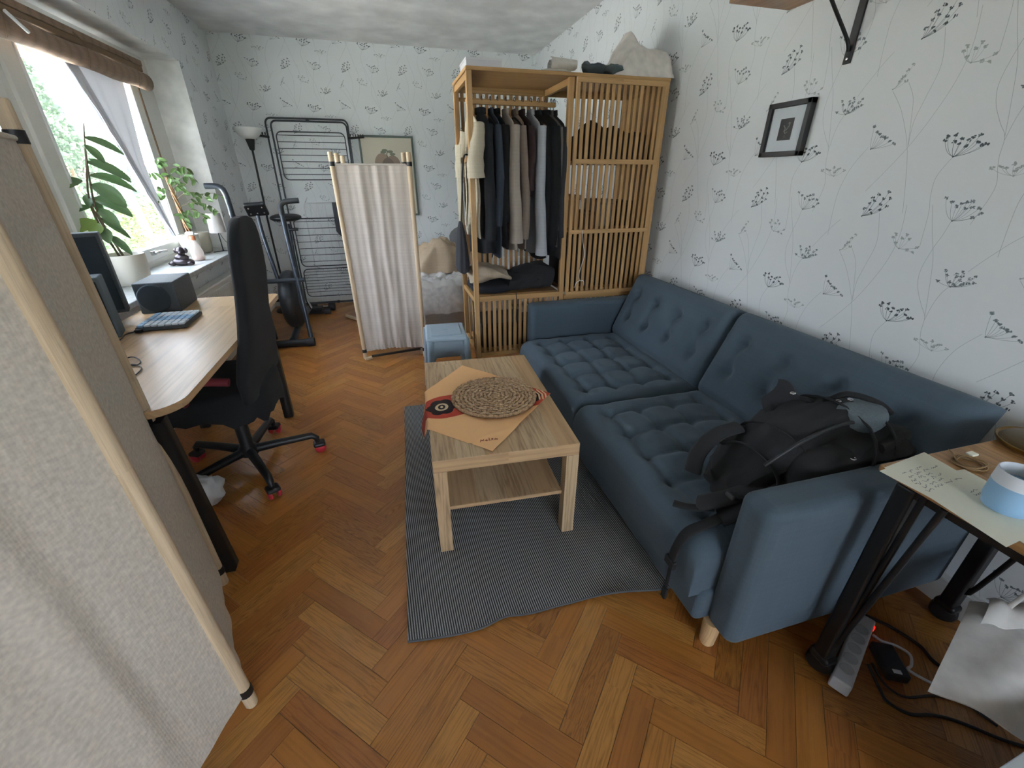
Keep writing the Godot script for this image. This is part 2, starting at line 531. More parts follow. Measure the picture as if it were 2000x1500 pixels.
	M.placemat_b = cloth("e0be98", cloud(42, 256, 0.06, 0.55, 1.0, 4), 9.0)
	M.cotton_white = cloth("dcd8d2", n_soft, 3.0)
	through(M.cotton_white, Color(0.1, 0.1, 0.1))
	M.duvet = cloth("ece5de", n_soft, 3.0)
	M.sheet = cloth("efedec", n_soft, 3.0)
	M.blanket = cloth("cdb79c", tw, 8.0, 0.05, tb)
	M.bed_base = cloth("d6d2cd", tw, 8.0)
	M.pillow = cloth("6d6d6f", n_fine, 8.0)
	M.curtain = hexmat("e9ebee", 0.95)
	through(M.curtain, Color(0.22, 0.22, 0.23))
	M.glass = mat(Color(0.92, 0.96, 0.97, 0.06), 0.02)
	M.glass.transparency = BaseMaterial3D.TRANSPARENCY_ALPHA
	M.paper = hexmat("dcdccb", 0.8)
	M.foliage = [hexmat("43583f", 0.7), hexmat("516641", 0.7), hexmat("3d5347", 0.7), hexmat("667038", 0.7)]

# ---------------------------------------------------------------- the place
func _ready() -> void:
	rng.seed = 20240
	var cam := Camera3D.new()
	cam.name = "camera"
	cam.position = Vector3(0, 1.35, 0)
	cam.rotation = Vector3(-atan2(405.0, 825.0), -atan2(252.0, Vector2(825, 405).length()), 0)
	cam.fov = rad_to_deg(2 * atan(750.0 / 825.0))
	cam.near = 0.02; cam.far = 400
	add_child(cam)
	cam.current = true
	var we := WorldEnvironment.new()
	we.name = "daylight"
	var env := Environment.new()
	var sm := ProceduralSkyMaterial.new()          # a bright overcast sky
	sm.sky_top_color = Color(0.80, 0.86, 0.94); sm.sky_horizon_color = Color(0.93, 0.95, 0.97)
	sm.ground_bottom_color = Color(0.30, 0.33, 0.26); sm.ground_horizon_color = Color(0.62, 0.66, 0.62)
	sm.sky_curve = 0.2; sm.ground_curve = 0.1
	sm.energy_multiplier = 10.0
	var sky := Sky.new()
	sky.sky_material = sm
	env.background_mode = Environment.BG_SKY; env.sky = sky
	env.ambient_light_source = Environment.AMBIENT_SOURCE_DISABLED
	env.tonemap_mode = Environment.TONE_MAPPER_LINEAR
	env.tonemap_exposure = 2.0
	env.sdfgi_enabled = true; env.ssao_enabled = true; env.ssil_enabled = true
	we.environment = env
	add_child(we)
	var sun := DirectionalLight3D.new()            # hazy sun from behind the building: it lights the yard, not the room
	sun.name = "sun"
	sun.light_color = Color(1.0, 0.98, 0.96); sun.light_energy = 26.0; sun.light_angular_distance = 3.0
	sun.shadow_enabled = true
	add_child(sun)
	sun.look_at_from_position(Vector3.ZERO, Vector3(-0.55, -0.78, 0.15))
	make_materials()
	build_shell()
	build_floor()
	build_window()
	build_outside()
	build_sofa()
	build_wardrobe()
	build_clothes()
	build_front_screen()
	build_mid_screen()
	build_rug_table()
	build_desk()
	build_chair()
	build_sill()
	build_bed()
	build_back()
	build_bike()
	build_cart()
	build_backpack()
	build_wall_things()

func build_shell() -> void:
	var th := 0.25
	var m := Mb.new()
	m.box(Vector3((WALL_L + WALL_R) / 2, CEIL + th / 2, (WALL_B + WALL_F) / 2), Vector3(WALL_R - WALL_L + 2 * th, th, WALL_F - WALL_B + 2 * th))
	struct("ceiling", m, M.ceiling)
	# wall_back
	m = Mb.new()
	m.box(Vector3((WALL_L + WALL_R) / 2, CEIL / 2, WALL_B - th / 2), Vector3(WALL_R - WALL_L + 2 * th, CEIL, th))
	var w := struct("wall_back", m, M.reveal)
	m = Mb.new()
	var ub := func(x: float) -> float: return (x + 1.142) / 0.545
	var vb := func(y: float) -> float: return -(y - 2.463) / 0.531
	m.quad(Vector3(WALL_L, 0, WALL_B + 0.001), Vector3(WALL_R, 0, WALL_B + 0.001), Vector3(WALL_R, CEIL, WALL_B + 0.001), Vector3(WALL_L, CEIL, WALL_B + 0.001),
		Vector2(ub.call(WALL_L), vb.call(0.0)), Vector2(ub.call(WALL_R), vb.call(0.0)), Vector2(ub.call(WALL_R), vb.call(CEIL)), Vector2(ub.call(WALL_L), vb.call(CEIL)))
	part(w, "wallpaper", m, M.wallpaper)
	# wall_right
	m = Mb.new()
	m.box(Vector3(WALL_R + th / 2, CEIL / 2, (WALL_B + WALL_F) / 2), Vector3(th, CEIL, WALL_F - WALL_B))
	w = struct("wall_right", m, M.reveal)
	m = Mb.new()
	var ur := func(z: float) -> float: return (z + 1.630) / 0.551
	var vr := func(y: float) -> float: return -(y - 1.406) / 0.531
	m.quad(Vector3(WALL_R - 0.001, 0, WALL_B), Vector3(WALL_R - 0.001, 0, WALL_F), Vector3(WALL_R - 0.001, CEIL, WALL_F), Vector3(WALL_R - 0.001, CEIL, WALL_B),
		Vector2(ur.call(WALL_B), vr.call(0.0)), Vector2(ur.call(WALL_F), vr.call(0.0)), Vector2(ur.call(WALL_F), vr.call(CEIL)), Vector2(ur.call(WALL_B), vr.call(CEIL)))
	part(w, "wallpaper", m, M.wallpaper)
	# wall_left, open where the window stands
	var z0 := -4.48
	var z1 := -2.10
	var y0 := 0.755
	var y1 := 2.137
	var rects := [[WALL_B, z0, 0.0, CEIL], [z1, WALL_F, 0.0, CEIL], [z0, z1, 0.0, y0], [z0, z1, y1, CEIL]]
	m = Mb.new()
	var p := Mb.new()
	for r in rects:
		m.box(Vector3(WALL_L - 0.15, (r[2] + r[3]) / 2, (r[0] + r[1]) / 2), Vector3(0.30, r[3] - r[2], r[1] - r[0]))
		var ul := func(z: float) -> float: return (-z - 4.9) / 0.551
		p.quad(Vector3(WALL_L + 0.001, r[2], r[1]), Vector3(WALL_L + 0.001, r[2], r[0]), Vector3(WALL_L + 0.001, r[3], r[0]), Vector3(WALL_L + 0.001, r[3], r[1]),
			Vector2(ul.call(r[1]), vr.call(r[2])), Vector2(ul.call(r[0]), vr.call(r[2])), Vector2(ul.call(r[0]), vr.call(r[3])), Vector2(ul.call(r[1]), vr.call(r[3])))
	w = struct("wall_left", m, M.reveal)
	part(w, "wallpaper", p, M.wallpaper)
	# wall_front, behind the camera, with a small window
	m = Mb.new()
	for r in [[WALL_L - th, -0.5, 0.0, CEIL], [1.5, WALL_R + th, 0.0, CEIL], [-0.5, 1.5, 2.2, CEIL], [-0.5, 1.5, 0.0, 0.7]]:
		m.box(Vector3((r[0] + r[1]) / 2, (r[2] + r[3]) / 2, WALL_F + th / 2), Vector3(r[1] - r[0], r[3] - r[2], th))
	struct("wall_front", m, M.reveal)
	m = Mb.new()
	for r in [[-0.5, -0.43, 0.7, 2.2], [1.43, 1.5, 0.7, 2.2], [-0.43, 1.43, 2.13, 2.2], [-0.43, 1.43, 0.7, 0.77], [0.47, 0.53, 0.77, 2.13]]:
		m.box(Vector3((r[0] + r[1]) / 2, (r[2] + r[3]) / 2, WALL_F + 0.12), Vector3(r[1] - r[0], r[3] - r[2], 0.06))
	var d := struct("window_2", m, M.white_paint)
	for r in [[-0.43, 0.47], [0.53, 1.43]]:
		m = Mb.new()
		m.box(Vector3((r[0] + r[1]) / 2, 1.45, WALL_F + 0.12), Vector3(r[1] - r[0], 1.36, 0.004))
		part(d, "pane", m, M.glass)
	# skirting
	m = Mb.new()
	m.box(Vector3(WALL_R - 0.009, 0.05, (WALL_B + WALL_F) / 2), Vector3(0.016, 0.10, WALL_F - WALL_B))
	m.box(Vector3(WALL_R - 0.005, 0.107, (WALL_B + WALL_F) / 2), Vector3(0.008, 0.014, WALL_F - WALL_B))
	struct("baseboard_right", m, M.board)
	m = Mb.new()
	m.box(Vector3((WALL_L + WALL_R) / 2, 0.035, WALL_B + 0.009), Vector3(WALL_R - WALL_L - 0.04, 0.07, 0.016))
	struct("baseboard_back", m, M.board)
	m = Mb.new()
	m.box(Vector3(WALL_L + 0.009, 0.05, (WALL_B + WALL_F) / 2), Vector3(0.016, 0.10, WALL_F - WALL_B - 0.04))
	struct("baseboard_left", m, M.board)

func build_floor() -> void:
	var L := 0.35
	var W := 0.07
	var m := Mb.new()
	m.box(Vector3((WALL_L + WALL_R) / 2, -0.07, (WALL_B + WALL_F) / 2), Vector3(WALL_R - WALL_L + 0.4, 0.116, WALL_F - WALL_B + 0.4))
	var fl := struct("floor", m, M.underfloor)
	var shapes: Array[ArrayMesh] = []
	for k in 8:
		var b := Mb.new()
		b.uvo = Vector2(k * 0.137, k * 0.083)
		b.box(Vector3(0, -0.006, 0), Vector3(L - 0.0012, 0.012, W - 0.0012))
		shapes.append(b.ao(Vector3.ZERO))
	var f := 825.0
	var p := atan2(405.0, 825.0)
	var yaw := atan2(252.0, Vector2(825, 405).length())
	var fw := Vector3(sin(yaw) * cos(p), -sin(p), -cos(yaw) * cos(p))
	var rt := Vector3(cos(yaw), 0, sin(yaw))
	var up := rt.cross(fw)
	var room := PackedVector2Array([Vector2(WALL_L, WALL_B), Vector2(WALL_R, WALL_B), Vector2(WALL_R, WALL_F), Vector2(WALL_L, WALL_F)])
	var all: Array = []
	var s2 := sqrt(0.5)
	for col in range(-6, 8):
		for k in range(-110, 90):
			for ab in 2:
				var cu := k * W + col * L + (L / 2 if ab == 0 else L + W / 2)
				var cv := k * W - col * L + (W / 2 if ab == 0 else W - L / 2)
				var x := (cu - cv) * s2 - 0.4075
				var z := (cu + cv) * s2 - 0.016 - 0.2475 + 0.099 * 2
				if x < WALL_L - 0.16 or x > WALL_R + 0.16 or z < WALL_B - 0.16 or z > WALL_F + 0.16: continue
				var ang := -PI / 4 if ab == 0 else PI / 4
				var q := Vector3(x, 0, z) - Vector3(0, 1.35, 0)
				var depth := q.dot(fw)
				var score := 0.0
				var inside := x > WALL_L + 0.16 and x < WALL_R - 0.16 and z > WALL_B + 0.16 and z < WALL_F - 0.16
				if depth > 0.2 and inside:
					var u := 1000 + f * q.dot(rt) / depth
					var vv := 750 - f * q.dot(up) / depth
					if u > -20 and u < 2020 and vv < 1540: score = 1.0 / (depth * depth)
					if x > -0.02 and x < 0.75 and z > -2.4 and z < -1.0: score = 0.0
					if x > 0.88 and z > -2.6 and z < -0.62: score = 0.0
					if x > 0.5 and z < -2.5: score = 0.0
					if vv > 330 + 2.13 * u: score = 0.0
				all.append([score, x, z, ang])
	all.sort_custom(func(a, b): return a[0] > b[0])
	var rest: Array = []
	for k in 8: rest.append(Mb.new())
	var rr := RandomNumberGenerator.new()
	rr.seed = 77
	for i in all.size():
		var a: Array = all[i]
		var kind := rr.randi() % 8
		var vr := rr.randi() % 8
		var lift := rr.randf() * 0.0007
		if i < 300 and a[0] > 0:
			var o := MeshInstance3D.new()
			o.name = "plank"
			o.mesh = shapes[vr]; o.material_override = M.planks[kind]
			o.position = Vector3(a[1], -lift, a[2]); o.rotation.y = a[3]
			if rr.randf() < 0.5: o.rotation.y += PI
			fl.add_child(o, true)
		else:
			var bs := Basis(Vector3.UP, a[3])
			var poly := PackedVector2Array()
			for c in [[-1, -1], [1, -1], [1, 1], [-1, 1]]:
				var w := bs * Vector3(c[0] * (L - 0.0012) / 2, 0, c[1] * (W - 0.0012) / 2)
				poly.append(Vector2(a[1] + w.x, a[2] + w.z))
			var cut := Geometry2D.intersect_polygons(poly, room)
			if cut.is_empty(): continue
			var b: Mb = rest[kind]
			var i0 := b.v.size()
			var inv := bs.inverse()
			for q in cut[0]:
				var l := inv * Vector3(q.x - a[1], 0, q.y - a[2])
				b.vert(Vector3(q.x, -lift, q.y), Vector3.UP, Vector2(l.x, l.z) + Vector2(vr * 0.137, vr * 0.083))
			var tr := Geometry2D.triangulate_polygon(cut[0])
			for q in range(0, tr.size(), 3):
				var e := (cut[0][tr[q + 1]] - cut[0][tr[q]]).cross(cut[0][tr[q + 2]] - cut[0][tr[q]]) < 0
				if e: b.face(i0 + tr[q], i0 + tr[q + 1], i0 + tr[q + 2])
				else: b.face(i0 + tr[q], i0 + tr[q + 2], i0 + tr[q + 1])
			var n: int = cut[0].size()
			for q in n:
				var c0 := Vector3(cut[0][q].x, -lift, cut[0][q].y)
				var c1 := Vector3(cut[0][(q + 1) % n].x, -lift, cut[0][(q + 1) % n].y)
				b.quad(c0, c1, c1 + Vector3(0, -0.012, 0), c0 + Vector3(0, -0.012, 0))
	var am := ArrayMesh.new()
	for k in 8:
		var b: Mb = rest[k]
		if b.v.is_empty(): continue
		var ar := []
		ar.resize(Mesh.ARRAY_MAX)
		ar[Mesh.ARRAY_VERTEX] = b.v; ar[Mesh.ARRAY_NORMAL] = b.n; ar[Mesh.ARRAY_TEX_UV] = b.t; ar[Mesh.ARRAY_INDEX] = b.ix
		am.add_surface_from_arrays(Mesh.PRIMITIVE_TRIANGLES, ar)
		am.surface_set_material(am.get_surface_count() - 1, M.planks[k])
	var o := MeshInstance3D.new()
	o.name = "parquet_planks"
	o.mesh = am
	o.set_meta("kind", "stuff")
	fl.add_child(o, true)

func bars(parent: Node, called: String, list: Array, x: float, dx: float, m: Material) -> void:
	for r in list:                                  # [z0, z1, y0, y1]
		var b := Mb.new()
		b.rbox(Vector3(x, (r[2] + r[3]) / 2, (r[0] + r[1]) / 2), Vector3(dx, r[3] - r[2], r[1] - r[0]), 0.006, Basis.IDENTITY, 1)
		part(parent, called, b, m)

func build_window() -> void:
	var m := Mb.new()
	for r in [[-4.48, -4.21, 0.76, 2.137], [-2.17, -2.10, 0.76, 2.137], [-4.21, -2.17, 2.06, 2.137], [-4.21, -2.17, 0.76, 0.82], [-2.90, -2.84, 0.82, 2.06]]:
		m.box(Vector3(-1.655, (r[2] + r[3]) / 2, (r[0] + r[1]) / 2), Vector3(0.07, r[3] - r[2], r[1] - r[0]))
	var w := struct("window_1", m, M.white_paint)
	for c in [[-4.19, -2.905], [-2.835, -2.175]]:
		bars(w, "sash", [[c[0], c[0] + 0.13, 0.825, 2.055], [c[1] - 0.13, c[1], 0.825, 2.055], [c[0] + 0.13, c[1] - 0.13, 0.825, 0.905], [c[0] + 0.13, c[1] - 0.13, 1.97, 2.055]], -1.635, 0.06, M.white_paint)
		bars(w, "glazing_bead", [[c[0] + 0.105, c[0] + 0.125, 0.88, 2.0], [c[1] - 0.125, c[1] - 0.105, 0.88, 2.0]], -1.603, 0.012, M.white_metal)
		var g := Mb.new()
		g.box(Vector3(-1.64, 1.4375, (c[0] + c[1]) / 2), Vector3(0.005, 1.07, c[1] - c[0] - 0.25))
		part(w, "pane", g, M.glass)
	m = Mb.new()
	m.rbox(Vector3(-1.612, 1.44, -4.205), Vector3(0.02, 1.25, 0.014), 0.003, Basis.IDENTITY, 1)
	part(w, "wood_strip", m, M.blind_dark)
	m = Mb.new()
	m.rbox(Vector3(-1.595, 0.875, -3.58), Vector3(0.02, 0.03, 0.05), 0.005)
	m.tube(smooth([Vector3(-1.59, 0.875, -3.58), Vector3(-1.565, 0.878, -3.585), Vector3(-1.56, 0.878, -3.62), Vector3(-1.562, 0.872, -3.69)], 4), 0.009, 8)
	part(w, "handle", m, M.chrome)
	# sill board
	m = Mb.new()
	m.rbox(Vector3(-1.45, 0.770, -3.29), Vector3(0.33, 0.03, 2.37), 0.005, Basis.IDENTITY, 1)
	m.rbox(Vector3(-1.336, 0.770, -2.06), Vector3(0.102, 0.03, 0.10), 0.005, Basis.IDENTITY, 1)
	single("window_sill", "pale stone window sill board under the window", "sill", m, textured("c9cbc8", cloud(61, 256, 0.05, 0.82, 1.0), Vector2(2, 2), 0.3))
	# rolled-up bamboo blind across the top of the window
	var t := thing("roller_blind", "brown woven bamboo blind rolled up under the window head", "blind", Vector3(-1.52, 1.9, -3.4))
	m = Mb.new()
	var rows: Array = []
	for k in 15:
		var z := lerpf(-4.16, -2.16, k / 14.0)
		var ring := PackedVector3Array()
		for a in 17:
			var an := TAU * a / 16
			ring.append(Vector3(-1.53 + cos(an) * 0.042, 1.945 + sin(an) * 0.052 + 0.004 * sin(k * 1.7), z))
		rows.append(ring)
	m.grid(rows, true)
	m.cap(rows[0], Vector3(0, 0, -1)); m.cap(rows[14], Vector3(0, 0, 1))
	part(t, "rolled_slats", m, M.blind)
	m = Mb.new()
	m.rbox(Vector3(-1.545, 2.02, -3.17), Vector3(0.035, 0.03, 1.98), 0.004, Basis.IDENTITY, 1)
	part(t, "hanging_fold", m, M.blind_dark)
	m = Mb.new()
	m.rbox(Vector3(-1.55, 2.055, -3.17), Vector3(0.05, 0.035, 2.0), 0.005, Basis.IDENTITY, 1)
	part(t, "head_rail", m, M.blind)
	for z in [-3.95, -3.4, -2.80]:
		m = Mb.new()
		m.tube(smooth([Vector3(-1.52, 2.05, z), Vector3(-1.485, 2.0, z), Vector3(-1.48, 1.95, z + 0.01), Vector3(-1.5, 1.892, z)], 4), 0.0022, 6)
		part(t, "cord", m, M.blind_dark)
	m = Mb.new()
	m.tube([Vector3(-1.47, 1.985, -2.80), Vector3(-1.455, 1.93, -2.88)], 0.007, 8)
	part(t, "cord_pull", m, M.white_metal)
	# white cloth pinned at the top and gathered to the lower right
	m = Mb.new()
	rows = []
	for j in 22:
		var f := j / 21.0
		var y := lerpf(1.99, 0.95, f)
		var za := lerpf(-3.21, -3.875, pow(f, 0.88))
		var zb := lerpf(-3.93, -3.905, f)
		if f < 0.55: zb = lerpf(-3.93, -3.80, f / 0.55)
		else: zb = lerpf(-3.80, -3.905, (f - 0.55) / 0.45)
		if zb > za - 0.02: zb = za - 0.02
		var row := PackedVector3Array()
		for k in 25:
			var e := k / 24.0
			row.append(Vector3(-1.572 + 0.010 * sin(e * 19.0 + f * 3.0) * (0.4 + f), y + 0.012 * sin(e * 7.0), lerpf(za, zb, e)))
		rows.append(row)
	m.grid(rows)
	var cu := thing("window_cloth", "white cloth pulled diagonally across the right half of the window", "curtain", Vector3(-1.575, 0.95, -3.7))
	part(cu, "cloth", m, M.curtain)
	m = Mb.new()
	rows = []
	for j in 22:
		var f := j / 21.0
		var y := lerpf(1.99, 0.95, f)
		var za := lerpf(-3.21, -3.875, pow(f, 0.88))
		var row := PackedVector3Array()
		for k in 9:
			var e := k / 8.0
			row.append(Vector3(-1.560 + 0.008 * sin(e * 14.0 + f * 5), y, za + lerpf(0.008 * sin(f * 37), -0.12 * (1 - 0.72 * f), e)))
		rows.append(row)
	m.grid(rows)
	var hm := hexmat("d5d7e0", 0.95)
	through(hm, Color(0.07, 0.07, 0.08))
	part(cu, "gathered_hem", m, hm)
	# radiator under the window
	t = thing("radiator", "white ribbed panel radiator on the wall under the window sill", "radiator", Vector3(-1.34, 0.1, -3.45))
	m = Mb.new()
	m.rbox(Vector3(-1.345, 0.36, -3.45), Vector3(0.05, 0.50, 1.6), 0.012)
	part(t, "panel", m, M.white_paint)
	m = Mb.new()
	m.rbox(Vector3(-1.345, 0.615, -3.45), Vector3(0.075, 0.02, 1.6), 0.008)
	part(t, "top_grille", m, M.white_paint)
	var sh := Mb.new()
	sh.rbox(Vector3(-1.315, 0.36, -4.22), Vector3(0.016, 0.44, 0.022), 0.007, Basis.IDENTITY, 1)
	var me := sh.ao(org[t])
	for k in 44:
		var o := MeshInstance3D.new()
		o.name = "rib"
		o.mesh = me; o.material_override = M.white_paint
		o.position = Vector3(0, 0, k * 0.036)
		t.add_child(o, true)
	for z in [-4.1, -2.8]:
		m = Mb.new()
		m.box(Vector3(-1.37, 0.5, z), Vector3(0.03, 0.06, 0.04))
		part(t, "bracket", m, M.white_paint)

func leaf_cloud(ce: Vector3, r: Vector3, count: int, s: float, seed_: int) -> Mb:
	var rr := RandomNumberGenerator.new()
	rr.seed = seed_
	var m := Mb.new()
	var nz := noise(seed_, 0.35, 2)
	var k := 0
	while k < count:
		var d := Vector3(rr.randfn(), rr.randfn(), rr.randfn()).normalized()
		var q := d * pow(rr.randf(), 0.28)
		var p := ce + q * r * (1.0 + 0.35 * nz.get_noise_3dv(d * 6.0))
		k += 1
		if nz.get_noise_3dv(p * 1.3) < -0.22: continue
		var bs := Basis(Vector3(rr.randfn(), rr.randfn(), rr.randfn()).normalized(), rr.randf() * TAU)
		var a := bs.x * s * rr.randf_range(0.6, 1.3)
		var b := bs.y * s * rr.randf_range(0.5, 1.0)
		m.quad(p - a, p - b, p + a, p + b)
	return m

func build_outside() -> void:
	var m := Mb.new()
	m.box(Vector3(-45, -4.2, -30), Vector3(84, 0.4, 90))
	single("yard", "pale sunlit yard outside below the window", "yard", m, textured("dfe0d8", cloud(71, 256, 0.03, 0.75, 1.0), Vector2(0.2, 0.2), 0.9))
	# crowns: x, y, z, radii, leaves, leaf size, tone
	var spots := [
		[Vector3(-12.6, 2.0, -24.2), Vector3(3.9, 4.4, 3.3), 30000, 0.085, 0, "tall pale green tree filling the left of the window view"],
		[Vector3(-7.0, -0.9, -12.6), Vector3(1.3, 1.9, 1.3), 11000, 0.05, 1, "yellow-green broadleaf tree in front of the tall tree outside"],
		[Vector3(-27.0, 2.4, -60.0), Vector3(4.6, 5.0, 4.6), 12000, 0.16, 2, "bluish green tree behind the red-roofed house outside"],
		[Vector3(-9.8, -1.0, -23.2), Vector3(1.5, 1.7, 1.5), 8000, 0.06, 3, "round yellow-green bush near the right edge of the view"],
		[Vector3(-7.6, -2.4, -17.6), Vector3(1.2, 1.4, 1.5), 8000, 0.06, 1, "low green shrub outside below the hanging cloth"],
		[Vector3(-27.0, 5.5, -47.0), Vector3(5.0, 7.5, 5.0), 14000, 0.16, 0, "far hazy green tree at the upper left of the window view"]]
	var i := 0
	for s in spots:
		var c: Vector3 = s[0]
		var t := thing("garden_tree" if i != 3 and i != 4 else "garden_shrub", s[5], "tree" if i != 3 and i != 4 else "shrub", Vector3(c.x, -4.0, c.z))
		part(t, "crown", leaf_cloud(c, s[1], s[2], s[3], 100 + i), M.foliage[s[4]])
		m = Mb.new()
		m.tube(smooth([Vector3(c.x, -4.0, c.z), Vector3(c.x + 0.1, -2.8, c.z), Vector3(c.x - 0.05, c.y, c.z)], 3), [0.16, 0.14, 0.13, 0.12, 0.11, 0.09, 0.06], 8)
		part(t, "trunk", m, M.bark)
		i += 1
	var h := thing("neighbour_house", "white house with a red tiled roof beyond the trees", "house", Vector3(-17.0, -4.0, -40.0))
	m = Mb.new()
	m.box(Vector3(-17.0, -1.5, -40.0), Vector3(7, 5, 5))
	part(h, "wall", m, hexmat("e6e0da", 0.9))
	m = Mb.new()
	m.prism(PackedVector2Array([Vector2(-2.9, 0), Vector2(2.9, 0), Vector2(0, 1.7)]), Vector3(-20.8, 1.0, -40.0), Vector3(0, 0, -1), Vector3.UP, 7.6)
	part(h, "roof", m, hexmat("c98a7c", 0.85))
	for k in 3:
		m = Mb.new()
		m.box(Vector3(-19.0 + k * 2.0, -0.3, -37.48), Vector3(0.9, 1.1, 0.06))
		var wi := part(h, "window", m, M.white_paint)
		m = Mb.new()
		m.box(Vector3(-19.0 + k * 2.0, -0.3, -37.44), Vector3(0.74, 0.94, 0.03))
		part(wi, "pane", m, hexmat("5a6a78", 0.15))

# ---------------------------------------------------------------- sofa
func tufted(o: Vector3, ax: Vector3, ay: Vector3, la: float, lb: float, th: float, r: float, na: int, nb: int, fn: Callable) -> Mb:
	var az := ax.cross(ay).normalized()
	var mk := func(l: float, k: int) -> Array:
		var q: Array = [[0.0, true], [0.0, false], [r * 0.12, false], [r * 0.4, false]]
		for i in k + 1: q.append([lerpf(r * 0.8, l - r * 0.8, float(i) / k), false])
		q.append_array([[l - r * 0.4, false], [l - r * 0.12, false], [l, false], [l, true]])
		return q
	var drop := func(d: float) -> float: return 0.0 if d >= r else r * (1.0 - sqrt(maxf(0.0, 1.0 - pow((r - d) / r, 2))))
	var rows: Array = []
	for p in mk.call(la, na):
		var row := PackedVector3Array()
		for q in mk.call(lb, nb):
			var h := 0.0
			if not p[1] and not q[1]:
				h = th - drop.call(minf(p[0], la - p[0])) - drop.call(minf(q[0], lb - q[0])) + fn.call(p[0] / la, q[0] / lb)
			row.append(o + ax * p[0] + ay * q[0] + az * maxf(h, 0.0))
		rows.append(row)
	var m := Mb.new()
	m.grid(rows)
	return m

func build_sofa() -> void:
	var t := thing("sofa", "blue-grey fabric three-seat sofa with tufted cushions along the right wall", "sofa", Vector3(1.25, 0, -1.595))
	var m := Mb.new()
	m.rbox(Vector3(1.22, 0.165, -1.595), Vector3(0.90, 0.13, 1.84), 0.02)
	part(t, "base", m, M.sofa)
	m = Mb.new()
	m.rbox(Vector3(1.605, 0.40, -1.595), Vector3(0.17, 0.58, 1.84), 0.04)
	part(t, "back_frame", m, M.sofa)
	for s in [[-0.6325, "armrest"], [-2.5575, "armrest"]]:
		m = Mb.new()
		m.rbox(Vector3(1.252, 0.355, s[0]), Vector3(0.875, 0.515, 0.115), 0.035, Basis.IDENTITY, 3)
		part(t, s[1], m, M.sofa)
	var nz := noise(91, 1.2, 2)
	for c in [[-1.592, 0.905, 0.0], [-2.497, 0.902, 3.0]]:
		var fn := func(a: float, b: float) -> float:
			var h := 0.014 * sin(PI * a) * sin(PI * b) + 0.007 * nz.get_noise_2d(a * 3 + c[2], b * 3)
			var inb := smoothstep(0.06, 0.13, b) * (1 - smoothstep(0.87, 0.94, b))
			var ina := smoothstep(0.08, 0.16, a) * (1 - smoothstep(0.84, 0.92, a))
			for k in 5:
				var lb: float = absf(b - (0.14 + k * 0.18) - 0.012 * sin(a * 9 + k)) * c[1]
				h -= 0.013 * exp(-pow(lb / 0.013, 2)) * ina
			for k in 4:
				var la: float = absf(a - (0.16 + k * 0.225) - 0.012 * sin(b * 11 + k * 2)) * 0.64
				h -= 0.016 * exp(-pow(la / 0.014, 2)) * inb
			for k in 5:
				for j in 4:
					var d := Vector2((a - 0.16 - j * 0.225) * 0.64, (b - 0.14 - k * 0.18) * c[1]).length()
					h -= 0.014 * exp(-pow(d / 0.03, 2))
			return h
		m = tufted(Vector3(0.738, 0.215, c[0]), Vector3(0, 0, 1), Vector3(1, 0, 0), c[1], 0.70, 0.185, 0.055, 60, 46, func(a, b): return fn.call(b, 1.0 - a))
		part(t, "seat_cushion", m, M.sofa)
	var up := Vector3(0.175, 0.40, 0).normalized()
	for c in [[-0.645, 0.945], [-1.598, 0.905]]:
		var fn := func(a: float, b: float) -> float:           # a along z, b upwards
			var h := 0.018 * sin(PI * a) * sin(PI * b)
			for k in 4:
				for j in 2:
					var d := Vector2((a - 0.14 - k * 0.24) * c[1], (b - 0.36 - j * 0.32) * 0.435)
					h -= 0.028 * exp(-pow(d.length() / 0.032, 2))
				var e: float = absf(a - 0.14 - k * 0.24 - 0.01 * sin(b * 8)) * c[1]
				h -= 0.012 * exp(-pow(e / 0.02, 2)) * smoothstep(0.2, 0.34, b) * (1 - smoothstep(0.68, 0.82, b))
			for j in 2:
				h -= 0.006 * exp(-pow((b - 0.36 - j * 0.32) * 0.435 / 0.03, 2)) * sin(PI * a)
			return h
		m = tufted(Vector3(1.485, 0.345, c[0] - c[1]), Vector3(0, 0, 1), up, c[1], 0.435, 0.13, 0.05, 60, 34, fn)
		part(t, "back_cushion", m, M.sofa)
	for q in [[0.835, -0.665], [0.835, -2.53], [1.62, -0.665], [1.62, -2.53]]:
		m = Mb.new()
		m.lathe(Vector3(q[0], 0, q[1]), [[0.020, 0.0], [0.023, 0.006], [0.026, 0.055], [0.027, 0.104]], 16)
		part(t, "leg", m, M.sofa_leg)

